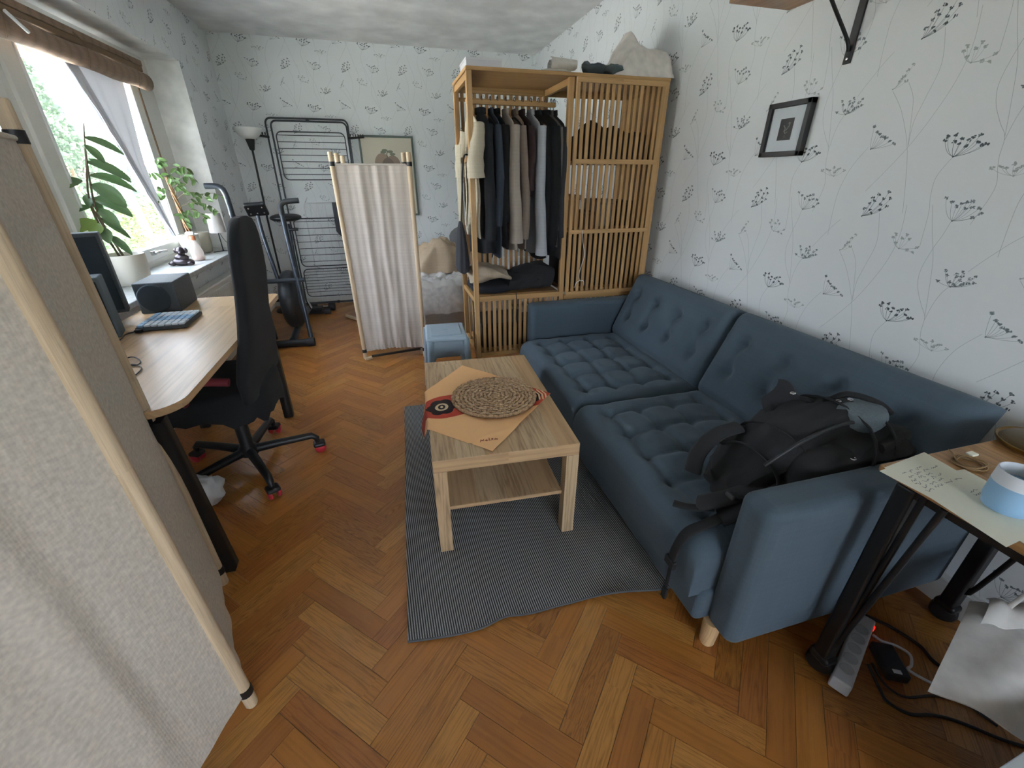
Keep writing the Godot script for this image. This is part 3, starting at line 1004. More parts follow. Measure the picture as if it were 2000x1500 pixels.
# ---------------------------------------------------------------- wardrobe
func build_wardrobe() -> void:
	var t := thing("wardrobe", "slatted bamboo wardrobe with sliding door standing behind the sofa", "wardrobe", Vector3(1.07, 0, -2.85))
	var zf := -2.632
	var zk := -3.072
	var m := Mb.new()
	m.rbox(Vector3(1.07, 1.851, -2.85), Vector3(1.20, 0.018, 0.47), 0.003, Basis.IDENTITY, 1)
	part(t, "top_panel", m, M.bamboo)
	for q in [[0.487, zf, 0.03], [1.064, zf - 0.012, 0.032], [1.655, zf, 0.028], [0.487, zk, 0.03], [1.064, zk, 0.03], [1.655, zk, 0.028]]:
		m = Mb.new()
		m.uvo = Vector2(q[0], q[1])
		m.rbox(Vector3(q[0], 0.921, q[1]), Vector3(q[2], 1.842, 0.032), 0.003, Basis.IDENTITY, 1)
		part(t, "post", m, M.bamboo3 if q[1] > -2.7 else M.bamboo2)
	var rails := [
		[Vector3(0.776, 1.826, zk), Vector3(0.545, 0.034, 0.02)], [Vector3(1.36, 1.826, zk), Vector3(0.56, 0.034, 0.02)],
		[Vector3(0.487, 1.824, -2.852), Vector3(0.022, 0.034, 0.41)], [Vector3(1.064, 1.824, -2.852), Vector3(0.022, 0.034, 0.40)], [Vector3(1.655, 1.824, -2.852), Vector3(0.022, 0.034, 0.41)],
		[Vector3(0.487, 1.440, -2.852), Vector3(0.022, 0.03, 0.41)], [Vector3(0.487, 0.632, -2.852), Vector3(0.022, 0.034, 0.41)], [Vector3(0.487, 0.262, -2.852), Vector3(0.022, 0.03, 0.41)],
		[Vector3(0.776, 0.645, zf), Vector3(0.545, 0.034, 0.024)], [Vector3(0.776, 0.263, zf), Vector3(0.545, 0.026, 0.024)], [Vector3(1.36, 0.263, zf), Vector3(0.56, 0.026, 0.024)], [Vector3(1.36, 0.620, zf), Vector3(0.56, 0.03, 0.024)],
		[Vector3(0.776, 1.775, zk), Vector3(0.545, 0.02, 0.018)], [Vector3(1.07, 0.632, zk), Vector3(1.13, 0.03, 0.02)], [Vector3(1.07, 0.263, zk), Vector3(1.13, 0.03, 0.02)],
		[Vector3(0.776, 1.735, -2.84), Vector3(0.545, 0.024, 0.024)]]
	for r in rails:
		m = Mb.new()
		m.uvo = Vector2(r[0].y, r[0].z)
		m.rbox(r[0], r[1], 0.003, Basis.IDENTITY, 1)
		part(t, "rail", m, M.bamboo)
	for r in [[0.776, 0.655, 0.54], [0.776, 0.272, 0.54], [1.36, 1.428, 0.55], [1.36, 1.038, 0.55], [1.36, 0.655, 0.55], [1.36, 0.272, 0.55]]:
		m = Mb.new()
		m.box(Vector3(r[0], r[1], -2.86), Vector3(r[2], 0.014, 0.40))
		part(t, "shelf", m, M.bamboo2)
	var kinds := [M.bamboo, M.bamboo2, M.bamboo3]
	# back slats, upper and lower
	for side in [[0.505, 14, 1.048]]:
		var n: int = side[1]
		for k in n:
			m = Mb.new()
			m.uvo = Vector2(k * 0.31, k * 0.07)
			var x := lerpf(side[0] + 0.018, side[2] - 0.018, float(k) / (n - 1))
			m.box(Vector3(x, 1.228, zk), Vector3(0.021, 1.16, 0.008))
			part(t, "back_slat", m, M.bamboo2)
	# lower front panel
	for k in 31:
		if k == 15: continue
		m = Mb.new()
		m.uvo = Vector2(k * 0.23, k * 0.05)
		m.box(Vector3(0.532 + k * 0.0350, 0.452, zf + 0.002), Vector3(0.019, 0.354, 0.009))
		part(t, "front_slat", m, kinds[k % 3])
	for k in 14:
		m = Mb.new()
		m.uvo = Vector2(k * 0.27, k * 0.09)
		m.box(Vector3(1.655, 1.228, -2.665 - k * 0.0285), Vector3(0.008, 1.16, 0.0255))
		part(t, "side_slat", m, kinds[k % 3])
	for k in 2:
		m = Mb.new()
		m.box(Vector3(0.487, 0.447, -2.78 - k * 0.14), Vector3(0.008, 0.345, 0.02))
		part(t, "side_slat", m, kinds[k % 3])
	# sliding door
	var zd := -2.607
	m = Mb.new()
	for r in [[1.093, 1.238, 0.022, 1.205], [1.630, 1.238, 0.036, 1.205]]:
		m.rbox(Vector3(r[0], r[1], zd), Vector3(r[2], r[3], 0.018), 0.003, Basis.IDENTITY, 1)
	for r in [[1.827, 0.026], [1.430, 0.026], [1.038, 0.025], [0.648, 0.025]]:
		m.rbox(Vector3(1.36, r[0], zd + 0.001), Vector3(0.55, r[1], 0.02), 0.003, Basis.IDENTITY, 1)
	var door := part(t, "sliding_door", m, M.bamboo3)
	for k in 14:
		m = Mb.new()
		m.uvo = Vector2(k * 0.19, k * 0.11)
		m.box(Vector3(1.128 + k * 0.0358, 1.238, zd), Vector3(0.0205, 1.18, 0.009))
		part(door, "door_slat", m, kinds[(k * 2 + k / 3) % 3])
	# things kept in and on it
	var nz := noise(5, 0.05, 3)
	m = Mb.new()
	var rows: Array = []
	for i in 15:
		var x := lerpf(1.10, 1.63, i / 14.0)
		var h := 0.10 + 0.11 * smoothstep(1.12, 1.27, x) - 0.05 * smoothstep(1.27, 1.63, x)
		var row := PackedVector3Array()
		for k in 13:
			var an := PI * k / 12.0
			row.append(Vector3(x, 1.437 + h * pow(sin(an), 0.6) * (1 + 0.1 * sin(x * 40)), -2.86 - cos(an) * 0.17))
		rows.append(row)
	m.grid(rows); m.cap(rows[0] + PackedVector3Array([rows[0][0]]), Vector3.LEFT); m.cap(rows[14] + PackedVector3Array([rows[14][0]]), Vector3.RIGHT)
	single("black_sweaters", "pile of black sweaters on the top shelf behind the slatted door", "clothes", m, M.pack)
	for b in [[Vector3(1.155, 1.045, -2.86), Vector3(0.11, 0.20, 0.22), "a7835c", "storage_box", "brown cardboard box on the middle shelf behind the slatted door"],
			[Vector3(1.41, 1.045, -2.88), Vector3(0.14, 0.17, 0.2), "8f8d86", "storage_box", "grey box on the middle shelf behind the slatted door"],
			[Vector3(1.56, 1.045, -2.90), Vector3(0.11, 0.16, 0.2), "1d1a1a", "storage_box", "black box at the wall end of the middle shelf"],
			[Vector3(1.28, 1.045, -2.86), Vector3(0.10, 0.10, 0.22), "57463a", "storage_box", "low dark brown box between two taller boxes behind the door"],
			[Vector3(1.36, 0.662, -2.87), Vector3(0.50, 0.33, 0.3), "17171a", "storage_box", "large black box filling the shelf behind the lower door slats"],
			[Vector3(0.70, 0.279, -2.86), Vector3(0.34, 0.17, 0.3), "1f1d1d", "storage_box", "black box in the bottom of the wardrobe behind the front slats"],
			[Vector3(0.94, 0.279, -2.87), Vector3(0.12, 0.14, 0.28), "2a2522", "storage_box", "small dark box beside the black box low in the wardrobe"]]:
		var c: Vector3 = b[0]
		var s: Vector3 = b[1]
		var bx := thing(b[3], b[4], "box", c)
		m = Mb.new()
		m.rbox(c + Vector3(0, s.y * 0.42, 0), Vector3(s.x, s.y * 0.84, s.z), 0.004, Basis.IDENTITY, 1)
		part(bx, "body", m, hexmat(b[2], 0.8))
		m = Mb.new()
		m.rbox(c + Vector3(0, s.y * 0.92, 0), Vector3(s.x + 0.006, s.y * 0.16, s.z + 0.006), 0.004, Basis.IDENTITY, 1)
		part(bx, "lid", m, hexmat(b[2], 0.75))
	# folded cloths on the open shelf
	m = Mb.new()
	rows = []
	for i in 17:
		var f := i / 16.0
		var row := PackedVector3Array()
		for k in 21:
			var an := TAU * k / 20.0
			var r := Vector2(cos(an) * 0.17, sin(an) * (0.042 + 0.012 * sin(f * 5)))
			row.append(Vector3(lerpf(0.475, 0.72, f) + 0.012 * sin(an * 2 + f * 3), 0.765 + r.y + 0.02 * sin(f * 3) + 0.006 * sin(an * 5 + f * 9), -2.80 + r.x * (1 - 0.15 * f) + 0.008 * sin(f * 17 + an * 3)))
		rows.append(row)
	m.grid(rows, true); m.cap(rows[0], Vector3.LEFT); m.cap(rows[16], Vector3.RIGHT)
	single("folded_blanket", "beige folded fabric lying at the left end of the open wardrobe shelf", "fabric", m, cloth("c3b39d", M.blanket.albedo_texture, 8.0))
	m = Mb.new()
	m.ball(Vector3(0.61, 0.695, -2.80), Vector3(0.135, 0.034, 0.17), 10, 20, nz, 0.012, Basis.IDENTITY, 0.6)
	single("folded_trousers", "dark navy folded trousers under the beige fabric on the wardrobe shelf", "clothes", m, cloth("1e222b", M.pack.albedo_texture, 12.0))
	m = Mb.new()
	rows = []
	for i in 21:
		var f := i / 20.0
		var row := PackedVector3Array()
		for k in 21:
			var an := TAU * k / 20.0
			var hh := 0.046 + 0.030 * smoothstep(0.0, 0.8, f)
			row.append(Vector3(lerpf(0.705, 1.01, f) + 0.012 * sin(an * 3), 0.668 + hh + signf(sin(an)) * pow(absf(sin(an)), 0.6) * hh + 0.007 * sin(an * 5 + f * 11) * clampf(sin(an) + 0.5, 0, 1) + 0.012 * maxf(0, nz.get_noise_2d(f * 400, an * 60)), -2.80 + signf(cos(an)) * pow(absf(cos(an)), 0.7) * 0.15 + 0.01 * sin(f * 14 + an * 2)))
		rows.append(row)
	m.grid(rows, true); m.cap(rows[0], Vector3.LEFT); m.cap(rows[20], Vector3.RIGHT)
	single("black_cloth_pile", "bulky black folded clothes on the right of the open wardrobe shelf", "clothes", m, M.pack)
	# on the top
	m = Mb.new()
	m.rbox(Vector3(0.571, 1.8765, -2.72), Vector3(0.19, 0.033, 0.19), 0.003, Basis.IDENTITY, 1)
	var wb := thing("flat_white_box", "flat white cardboard box on the left front corner of the wardrobe top", "box", Vector3(0.571, 1.86, -2.72))
	part(wb, "body", m, hexmat("cfcfd6", 0.6))
	m = Mb.new()
	m.rbox(Vector3(0.571, 1.893, -2.72), Vector3(0.194, 0.010, 0.194), 0.002, Basis.IDENTITY, 1)
	part(wb, "lid", m, hexmat("d9d9de", 0.6))
	var ru := thing("rolled_towel", "cream towel rolled up on the middle of the wardrobe top", "towel", Vector3(1.02, 1.86, -2.72))
	m = Mb.new()
	var sp: Array = []
	for k in 34:
		var an := k * 0.42
		sp.append(Vector2(cos(an), sin(an)) * (0.010 + 0.0018 * k * 0.52))
	rows = []
	for i in 9:
		var x := lerpf(0.955, 1.09, i / 8.0)
		var row := PackedVector3Array()
		for q in sp: row.append(Vector3(x + 0.002 * sin(q.x * 300), 1.898 + q.y * (1.0 - 0.05 * i), -2.70 + q.x * 1.2 + i * 0.004))
		rows.append(row)
	m.sheet(rows, 0.004, Vector3(0, 0.5, 0.8))
	part(ru, "spiral", m, M.cotton_white)
	m = Mb.new()
	m.ball(Vector3(1.0, 1.874, -2.74), Vector3(0.10, 0.016, 0.09), 8, 16, nz, 0.006)
	part(ru, "loose_end", m, M.cotton_white)
	for q in [[1.215, "4f5b60", "dark grey-blue crumpled cloth on the wardrobe top beside the cream towel"], [1.335, "5d6a6c", "grey-green crumpled cloth on the wardrobe top against the white duvet"]]:
		m = Mb.new()
		m.ball(Vector3(q[0], 1.890, -2.69), Vector3(0.064, 0.030, 0.06), 12, 22, noise(int(q[0] * 100), 0.18, 3), 0.03)
		single("crumpled_cloth", q[2], "cloth", m, cloth(q[1], M.pillow.albedo_texture, 6.0))
	# duvet heap
	m = Mb.new()
	rows = []
	var n2 := noise(18, 6.0, 3)
	for i in 40:
		var u := i / 39.0
		var row := PackedVector3Array()
		for k in 34:
			var v := k / 33.0
			var x := lerpf(1.30, 1.705, u)
			var z := lerpf(-2.63, -3.06, v)
			var e := minf(minf(u * 2.2, (1 - u) * 9.0), minf(v, 1 - v) * 6.0)
			var dome := 0.135 * pow(clampf(e, 0, 1), 0.6)
			var peak := 0.115 * pow(clampf(1.0 - absf(x - 1.475) / 0.15, 0, 1), 1.2) * exp(-pow((z + 2.82) / 0.10, 2))
			var fold := 0.014 * n2.get_noise_2d(x * 1.6, z * 1.6) + 0.009 * sin(u * 9 + v * 5) * sin(v * 11 + 1.0)
			row.append(Vector3(x + 0.006 * sin(v * 9), 1.862 + maxf(0.0, (dome + peak + fold) * clampf(e * 1.8, 0, 1)), z + 0.008 * sin(u * 9)))
		rows.append(row)
	m.grid(rows, false, 1, 1, true, 0)
	single("duvet", "white crumpled duvet heaped on the wardrobe top against the wall", "duvet", m, M.duvet)
	# cord with a loop on the door, strap on the shelf
	m = Mb.new()
	m.tube(smooth([Vector3(1.168, 1.05, -2.588), Vector3(1.178, 0.97, -2.588), Vector3(1.195, 0.90, -2.588), Vector3(1.178, 0.83, -2.588), Vector3(1.165, 0.77, -2.588), Vector3(1.175, 0.735, -2.588), Vector3(1.2, 0.73, -2.588), Vector3(1.205, 0.70, -2.588)], 4), 0.0022, 6)
	m.tube(smooth([Vector3(1.175, 0.735, -2.588), Vector3(1.15, 0.72, -2.588), Vector3(1.14, 0.69, -2.588)], 4), 0.0022, 6)
	single("hanging_string", "thin white string hanging in a loop on the wardrobe door", "string", m, M.white_metal)
	m = Mb.new()
	m.tube(smooth([Vector3(0.745, 0.672, -2.615), Vector3(0.748, 0.60, -2.608), Vector3(0.745, 0.50, -2.609), Vector3(0.755, 0.44, -2.608)], 4), 0.006, 6, true, 0.35)
	single("black_strap", "black strap dangling over the open wardrobe shelf's front rail", "strap", m, M.pack_strap)

# ---------------------------------------------------------------- clothes on the rail
func garment(called: String, label: String, cat: String, x: float, hem: float, hw: float, th: float, sl: float, sr: float, m: Material, zc := -2.85, cuff := 0.0, lean := 0.0) -> void:
	var t := thing(called, label, cat, Vector3(x, hem, zc), "clothes on the wardrobe rail")
	var ph := x * 37.0
	var prof: Array = []
	for k in 13: prof.append([lerpf(hem, 1.60, k / 12.0), hw * lerpf(1.04, 0.96, k / 12.0), 1.0])
	prof.append_array([[1.625, hw * 0.86, 0.95], [1.645, hw * 0.66, 0.85], [1.662, hw * 0.44, 0.75], [1.675, hw * 0.30, 0.62], [1.69, hw * 0.25, 0.5]])
	var rows: Array = []
	for p in prof:
		var f: float = clampf((1.60 - p[0]) / 0.7, 0, 1)
		var ring := PackedVector3Array()
		for a in 33:
			var an := TAU * a / 32
			var w := 1.0 + (0.10 + 0.28 * f) * sin(an * 6 + ph) * 0.5
			ring.append(Vector3(x + lean * f + cos(an) * th * p[2] * w * (0.65 + 0.5 * f) + 0.004 * sin(p[0] * 21 + ph), p[0] + (0.008 * sin(an * 3 + ph) if f > 0.7 else 0.0), zc + sin(an) * p[1]))
		rows.append(ring)
	var b := Mb.new()
	b.grid(rows, true)
	b.cap(rows[0], Vector3.DOWN)
	part(t, "body", b, m)
	if sl > 0:
		for s in [1.0, -1.0]:
			var pts: Array = []
			var rad: Array = []
			for k in 9:
				var f := k / 8.0
				pts.append(Vector3(x + (lean - 0.012) * f + 0.006 * sin(f * 6 + ph), lerpf(1.605, 1.605 - sl, f), zc + s * (hw * 0.93 + 0.030 * sin(f * PI * 0.6))))
				rad.append(lerpf(sr * 0.75, sr * (1.0 + cuff), f) * (1 + 0.06 * sin(k * 2.3 + ph)))
			b = Mb.new()
			b.tube(pts, rad, 16, cuff <= 0.0, 0.72, Vector3.RIGHT)
			if cuff > 0:
				var r2: Array = []
				for r in rad: r2.append(r - 0.003)
				b.tube(pts, r2, 16, false, 0.72, Vector3.RIGHT)
			part(t, "sleeve", b, m)
	# collar
	b = Mb.new()
	rows = []
	for k in 3:
		var ring := PackedVector3Array()
		for a in 17:
			var an := TAU * a / 16
			ring.append(Vector3(x + cos(an) * th * 0.62, 1.678 + 0.014 * k, zc + sin(an) * hw * (0.30 - 0.02 * k)))
		rows.append(ring)
	b.grid(rows, true)
	part(t, "collar", b, m)

func build_clothes() -> void:
	var g := func(hex: String) -> Material: return cloth(hex, M.pack.albedo_texture, 10.0)
	garment("t_shirt", "cream short-sleeved t-shirt at the left end of the wardrobe rail", "shirt", 0.528, 1.02, 0.205, 0.026, 0.26, 0.064, g.call("cdc3ac"), -2.835, 0.12, -0.012)
	garment("jacket", "long black jacket hanging right of the cream t-shirt", "jacket", 0.590, 0.92, 0.215, 0.050, 0.60, 0.052, g.call("1a1e24"), -2.85, 0.0, 0.005)
	garment("shirt", "slate-blue shirt between two black jackets on the rail", "shirt", 0.650, 0.90, 0.205, 0.020, 0.52, 0.036, g.call("3c4653"), -2.84)
	garment("blazer", "black blazer between the slate-blue shirt and the beige blouse", "jacket", 0.690, 0.95, 0.205, 0.028, 0.50, 0.040, g.call("16181d"), -2.86)
	garment("blouse", "light beige long-sleeved blouse in the middle of the rail", "shirt", 0.740, 0.93, 0.21, 0.028, 0.62, 0.050, g.call("b3a89c"), -2.845, 0.08, 0.012)
	garment("blouse", "taupe blouse hanging just right of the light beige blouse", "shirt", 0.797, 0.94, 0.205, 0.022, 0.60, 0.040, g.call("8e8074"), -2.85, 0.0, 0.018)
	garment("top", "dark brown short top between the taupe blouse and the white shirt", "shirt", 0.842, 1.24, 0.20, 0.022, 0.33, 0.036, g.call("3a292a"), -2.85, 0.0, 0.008)
	garment("shirt", "white long-sleeved shirt hanging beside the dark brown top", "shirt", 0.895, 0.90, 0.210, 0.028, 0.70, 0.046, g.call("b9bec4"), -2.845, 0.05, 0.022)
	garment("hoodie", "black hoodie hanging right of the white shirt", "hoodie", 0.945, 0.87, 0.205, 0.032, 0.60, 0.046, g.call("121419"), -2.86)
	garment("coat", "long black coat near the right end of the rail", "coat", 0.990, 0.92, 0.215, 0.046, 0.64, 0.052, g.call("101217"), -2.85)
	garment("cardigan", "thin grey cardigan squeezed in right of the black coat", "cardigan", 1.020, 0.95, 0.20, 0.012, 0.56, 0.026, g.call("7d7974"), -2.85)
	garment("sweater", "charcoal sweater at the right end of the rail", "sweater", 1.045, 0.87, 0.205, 0.018, 0.60, 0.030, g.call("3a3c41"), -2.85)
	var notes := ["holding the cream t-shirt", "holding the long black jacket", "holding the slate-blue shirt", "holding the black blazer", "holding the light beige blouse", "holding the taupe blouse", "holding the dark brown top", "holding the white shirt", "holding the black hoodie", "holding the long black coat", "holding the grey cardigan", "holding the charcoal sweater"]
	var xs := [0.535, 0.597, 0.648, 0.690, 0.740, 0.792, 0.842, 0.893, 0.940, 0.985, 1.020, 1.040]
	for k in xs.size():
		var x: float = xs[k]
		var wood: bool = k % 4 == 0
		var t := thing("clothes_hanger", ("wooden" if wood else "black") + " clothes hanger " + notes[k], "hanger", Vector3(x, 1.63, -2.85), "hangers on the wardrobe rail")
		var b := Mb.new()
		var pts: Array = []
		for j in 9:
			var an := lerpf(-0.5, PI, j / 8.0)
			pts.append(Vector3(x, 1.750 + 0.016 * sin(an), -2.84 + 0.016 * cos(an)))
		pts.append(Vector3(x, 1.73, -2.857)); pts.append(Vector3(x, 1.712, -2.845)); pts.append(Vector3(x, 1.66, -2.85))
		b.tube(pts, 0.0022, 6)
		part(t, "hook", b, M.rack_metal)
		b = Mb.new()
		b.tube(smooth([Vector3(x, 1.608, -2.68), Vector3(x, 1.642, -2.77), Vector3(x, 1.664, -2.85), Vector3(x, 1.642, -2.93), Vector3(x, 1.608, -3.02)], 4), 0.007, 8)
		part(t, "arms", b, hexmat("6a4a38", 0.6) if wood else M.black)
	# bag hung on the wardrobe's left side
	var t := thing("drawstring_bag", "dark grey drawstring bag hanging on the left side of the wardrobe", "bag", Vector3(0.435, 0.78, -2.80))
	var m := Mb.new()
	var rows: Array = []
	for p in [[1.10, 0.010, 0.02], [1.06, 0.02, 0.045], [1.0, 0.028, 0.07], [0.92, 0.036, 0.085], [0.84, 0.040, 0.09], [0.80, 0.036, 0.085], [0.785, 0.012, 0.05]]:
		var ring := PackedVector3Array()
		for a in 25:
			var an := TAU * a / 24
			var w := 1 + 0.10 * sin(an * 7 + p[0] * 5)
			ring.append(Vector3(0.432 + cos(an) * p[1] * w, p[0], -2.79 + sin(an) * p[2] * w))
		rows.append(ring)
	m.grid(rows, true); m.cap(rows[0], Vector3.UP); m.cap(rows[6], Vector3.DOWN)
	part(t, "body", m, cloth("393a41", M.pack.albedo_texture, 10.0))
	for s in [0.0, 0.03]:
		m = Mb.new()
		m.tube(smooth([Vector3(0.435, 1.09, -2.79 + s), Vector3(0.445, 1.25, -2.77 + s), Vector3(0.455, 1.40, -2.76 + s), Vector3(0.468, 1.46, -2.76 + s), Vector3(0.488, 1.462, -2.76 + s)], 5), 0.006, 6, true, 0.5)
		part(t, "strap", m, M.pack_strap)
	m = Mb.new()
	rows = []
	for j in 12:
		var f := j / 11.0
		var row := PackedVector3Array()
		for k in 9:
			var e := k / 8.0
			row.append(Vector3(0.455 - 0.012 * sin(e * PI) - 0.008 * sin(e * 12 + f), lerpf(1.52, 1.07, f), lerpf(-2.94, -2.83 - 0.02 * f, e)))
		rows.append(row)
	m.sheet(rows, 0.003, Vector3(-1, 0, 0))
	single("cream_cloth", "cream cloth hanging behind the drawstring bag on the wardrobe side", "cloth", m, g.call("d0c8b0"))

# ---------------------------------------------------------------- folding screens
func pole(t: Node, x: float, z: float, tx: float, tz: float, h := 1.50) -> void:
	var b := Vector3(x, 0, z)
	var e := Vector3(tx, h, tz)
	var m := Mb.new()
	m.tube([b, b.lerp(e, 0.004), b.lerp(e, 0.33), b.lerp(e, 0.66), b.lerp(e, 0.997), e], [0.014, 0.0165, 0.0165, 0.0165, 0.0165, 0.0145], 14)
	var p := part(t, "pole", m, M.pale_wood)
	for f in [0.045, 0.952]:
		m = Mb.new()
		m.tube([b.lerp(e, f - 0.009), b.lerp(e, f + 0.009)], 0.0185, 14)
		part(p, "rubber_band", m, M.black)
func screen_cloth(t: Node, a0: Vector3, b0: Vector3, a1: Vector3, b1: Vector3, m: Material, folds: float, nf: float, called := "fabric_panel") -> void:
	var rows: Array = []                             # a0, b0 are the lower corners, a1, b1 the upper ones
	var nn := (b0 - a0).cross(a1 - a0).normalized()
	var nz := noise(int(nf * 10), 0.9, 2)
	for j in 41:
		var f := j / 40.0
		var row := PackedVector3Array()
		for k in 49:
			var e := k / 48.0
			var p := a0.lerp(b0, e).lerp(a1.lerp(b1, e), f)
			var amp := folds * sin(PI * e) * (0.55 + 0.45 * (1 - f))
			var w := sin(e * nf + 1.3 * nz.get_noise_2d(f * 2, e * 2)) + 0.5 * sin(e * nf * 2.3 + 2.0) + 0.8 * nz.get_noise_2d(e * 6, f * 1.5)
			if f < 0.05 and nf > 18.0: w += 1.2 * sin(e * 95) * (1 - f / 0.05)
			p += nn * w * amp
			p.y += 0.012 * sin(PI * e) * (1 - f) - 0.006 * sin(PI * e) * f
			row.append(p)
		rows.append(row)
	var b := Mb.new()
	b.sheet(rows, 0.002, nn)
	var fp := part(t, called, b, m)
	b = Mb.new()
	b.tube([a1.lerp(b1, 0.02) + Vector3(0, 0.0, 0), a1.lerp(b1, 0.98)], 0.006, 8)
	part(fp, "top_hem", b, m)

func build_front_screen() -> void:
	var t := thing("folding_screen", "beige fabric folding screen with round wooden poles at the left foreground", "folding screen", Vector3(-0.62, 0, -0.85), "folding screens")
	var P := [Vector3(-0.690, 0, -0.375), Vector3(-0.535, 0, -0.852), Vector3(-0.742, 0, -1.322)]
	var Q := [Vector3(-0.72, 0, -0.375), Vector3(-0.582, 0, -0.848), Vector3(-0.768, 0, -1.322)]
	for k in 3: pole(t, P[k].x, P[k].z, Q[k].x, Q[k].z)
	for k in 2:
		var d: Vector3 = (P[k + 1] - P[k]).normalized() * 0.012
		var up := Vector3(0, 0.062, 0)
		var tp := Vector3(0, 1.425, 0)
		screen_cloth(t, P[k] + d + up, P[k + 1] - d + up, Q[k] + d + tp, Q[k + 1] - d + tp, M.felt, 0.004, 14.0 + k)

func build_mid_screen() -> void:
	var t := thing("folding_screen", "pale linen folding screen with wooden poles standing before the bed", "folding screen", Vector3(-0.08, 0, -3.45), "folding screens")
	pole(t, -0.312, -3.435, -0.325, -3.435)
	pole(t, 0.166, -3.35, 0.186, -3.35)
	pole(t, -0.30, -3.62, -0.302, -3.62)
	pole(t, 0.15, -3.43, 0.155, -3.43)
	pole(t, -0.275, -3.78, -0.275, -3.78, 1.49)
	screen_cloth(t, Vector3(-0.297, 0.062, -3.433), Vector3(0.150, 0.085, -3.352), Vector3(-0.308, 1.425, -3.433), Vector3(0.170, 1.425, -3.352), M.linen, 0.011, 24.0)
	screen_cloth(t, Vector3(0.138, 0.062, -3.44), Vector3(-0.288, 0.062, -3.615), Vector3(0.142, 1.42, -3.44), Vector3(-0.288, 1.42, -3.615), M.linen, 0.008, 20.0)
	var m := Mb.new()
	m.rbox(Vector3(-0.06, 0.043, -3.395), Vector3(0.40, 0.018, 0.018), 0.004, Basis(Vector3.UP, 0.17))
	part(t, "bottom_bar", m, M.black)
	m = Mb.new()
	m.rbox(Vector3(-0.285, 0.013, -3.40), Vector3(0.06, 0.022, 0.03), 0.006, Basis(Vector3.UP, 0.4))
	part(t, "foot", m, M.pale_wood)
	m = Mb.new()
	m.rbox(Vector3(-0.455, 0.017, -4.56), Vector3(0.032, 0.03, 0.32), 0.01, Basis(Vector3.UP, 0.65))
	var w := thing("wooden_foot", "pale wooden stand foot lying on the floor behind the linen screen", "stand", Vector3(-0.455, 0, -4.56))
	part(w, "bar", m, M.pale_wood)
	m = Mb.new()
	m.rbox(Vector3(-0.53, 0.0045, -4.66), Vector3(0.03, 0.009, 0.03), 0.003, Basis(Vector3.UP, 0.65), 1)
	part(w, "pad", m, M.blind_dark)

# ---------------------------------------------------------------- rug, coffee table and what lies on it
func rug_texture() -> Array:
	var S := 512
	var d := PackedByteArray()
	d.resize(S * S * 3)
	var h := PackedByteArray()
	h.resize(S * S)
	var r := RandomNumberGenerator.new()
	r.seed = 9
	for y in S:
		for x in S:
			var rib := x / 16
			var e := (x % 16) / 16.0
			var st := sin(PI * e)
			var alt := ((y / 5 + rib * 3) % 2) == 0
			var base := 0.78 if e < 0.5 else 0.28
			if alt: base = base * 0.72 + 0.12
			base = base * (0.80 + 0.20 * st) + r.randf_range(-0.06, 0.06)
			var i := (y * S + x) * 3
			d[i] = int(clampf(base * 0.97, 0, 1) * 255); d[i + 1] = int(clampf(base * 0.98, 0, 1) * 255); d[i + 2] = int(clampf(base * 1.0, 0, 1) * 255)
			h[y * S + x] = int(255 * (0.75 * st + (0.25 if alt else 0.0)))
	return [tex(Image.create_from_data(S, S, false, Image.FORMAT_RGB8, d)), tex(Image.create_from_data(S, S, false, Image.FORMAT_L8, h))]

func cloth_print() -> ImageTexture:
	# v runs from the left corner (0) to the right corner (1) of the cloth's diagonal band
	var S := 768
	var k := Ink.new(S, S, Color.html("ecba84"))
	var red := Color.html("b8402a")
	var blk := Color.html("2a1c1e")
	var crm := Color.html("d9c39c")
	# cloth corners in the picture: left (0,S/2), top (S/2,0), right (S,S/2), bottom (S/2,S)
	var F := func(x: float, y: float) -> Vector2: return Vector2(x, y) * S
	k.poly(PackedVector2Array([F.call(0.0, 0.36), F.call(0.0, 0.64), F.call(0.185, 0.545), F.call(0.185, 0.455)]), red)
	k.ellipse(F.call(0.335, 0.50), Vector2(0.185, 0.125) * S, red)
	k.ellipse(F.call(0.80, 0.50), Vector2(0.22, 0.13) * S, red)
	for q in [0.295, 0.845]:
		for a in 6:
			var an := TAU * a / 6
			k.ellipse(F.call(q + cos(an) * 0.045, 0.50 + sin(an) * 0.045), Vector2(0.042, 0.042) * S, blk)
		k.ellipse(F.call(q, 0.50), Vector2(0.055, 0.055) * S, blk)
		k.ellipse(F.call(q, 0.50), Vector2(0.040, 0.040) * S, crm)
		k.ellipse(F.call(q, 0.50), Vector2(0.022, 0.026) * S, blk)
		k.ellipse(F.call(q, 0.50), Vector2(0.009, 0.012) * S, crm)
	for j in 3:
		k.path([F.call(0.905 + j * 0.022, 0.44), F.call(0.92 + j * 0.022, 0.50), F.call(0.905 + j * 0.022, 0.56)], 4.0, crm)
	k.ellipse(F.call(0.01, 0.5), Vector2(0.03, 0.035) * S, blk)
	# small signature near the lower corner
	for p in [[[0.40, 0.872], [0.405, 0.855], [0.415, 0.866], [0.42, 0.853]], [[0.425, 0.868], [0.435, 0.86], [0.432, 0.872], [0.445, 0.866]], [[0.45, 0.85], [0.45, 0.874]], [[0.458, 0.872], [0.47, 0.86], [0.463, 0.858], [0.468, 0.872]], [[0.476, 0.874], [0.482, 0.862], [0.492, 0.866], [0.49, 0.874], [0.478, 0.872]]]:
		var pts: Array = []
		for q in p: pts.append(F.call(q[0] + 0.055, q[1] + 0.035))
		k.path(pts, 1.6, Color.html("7d3222"))
	return k.done()

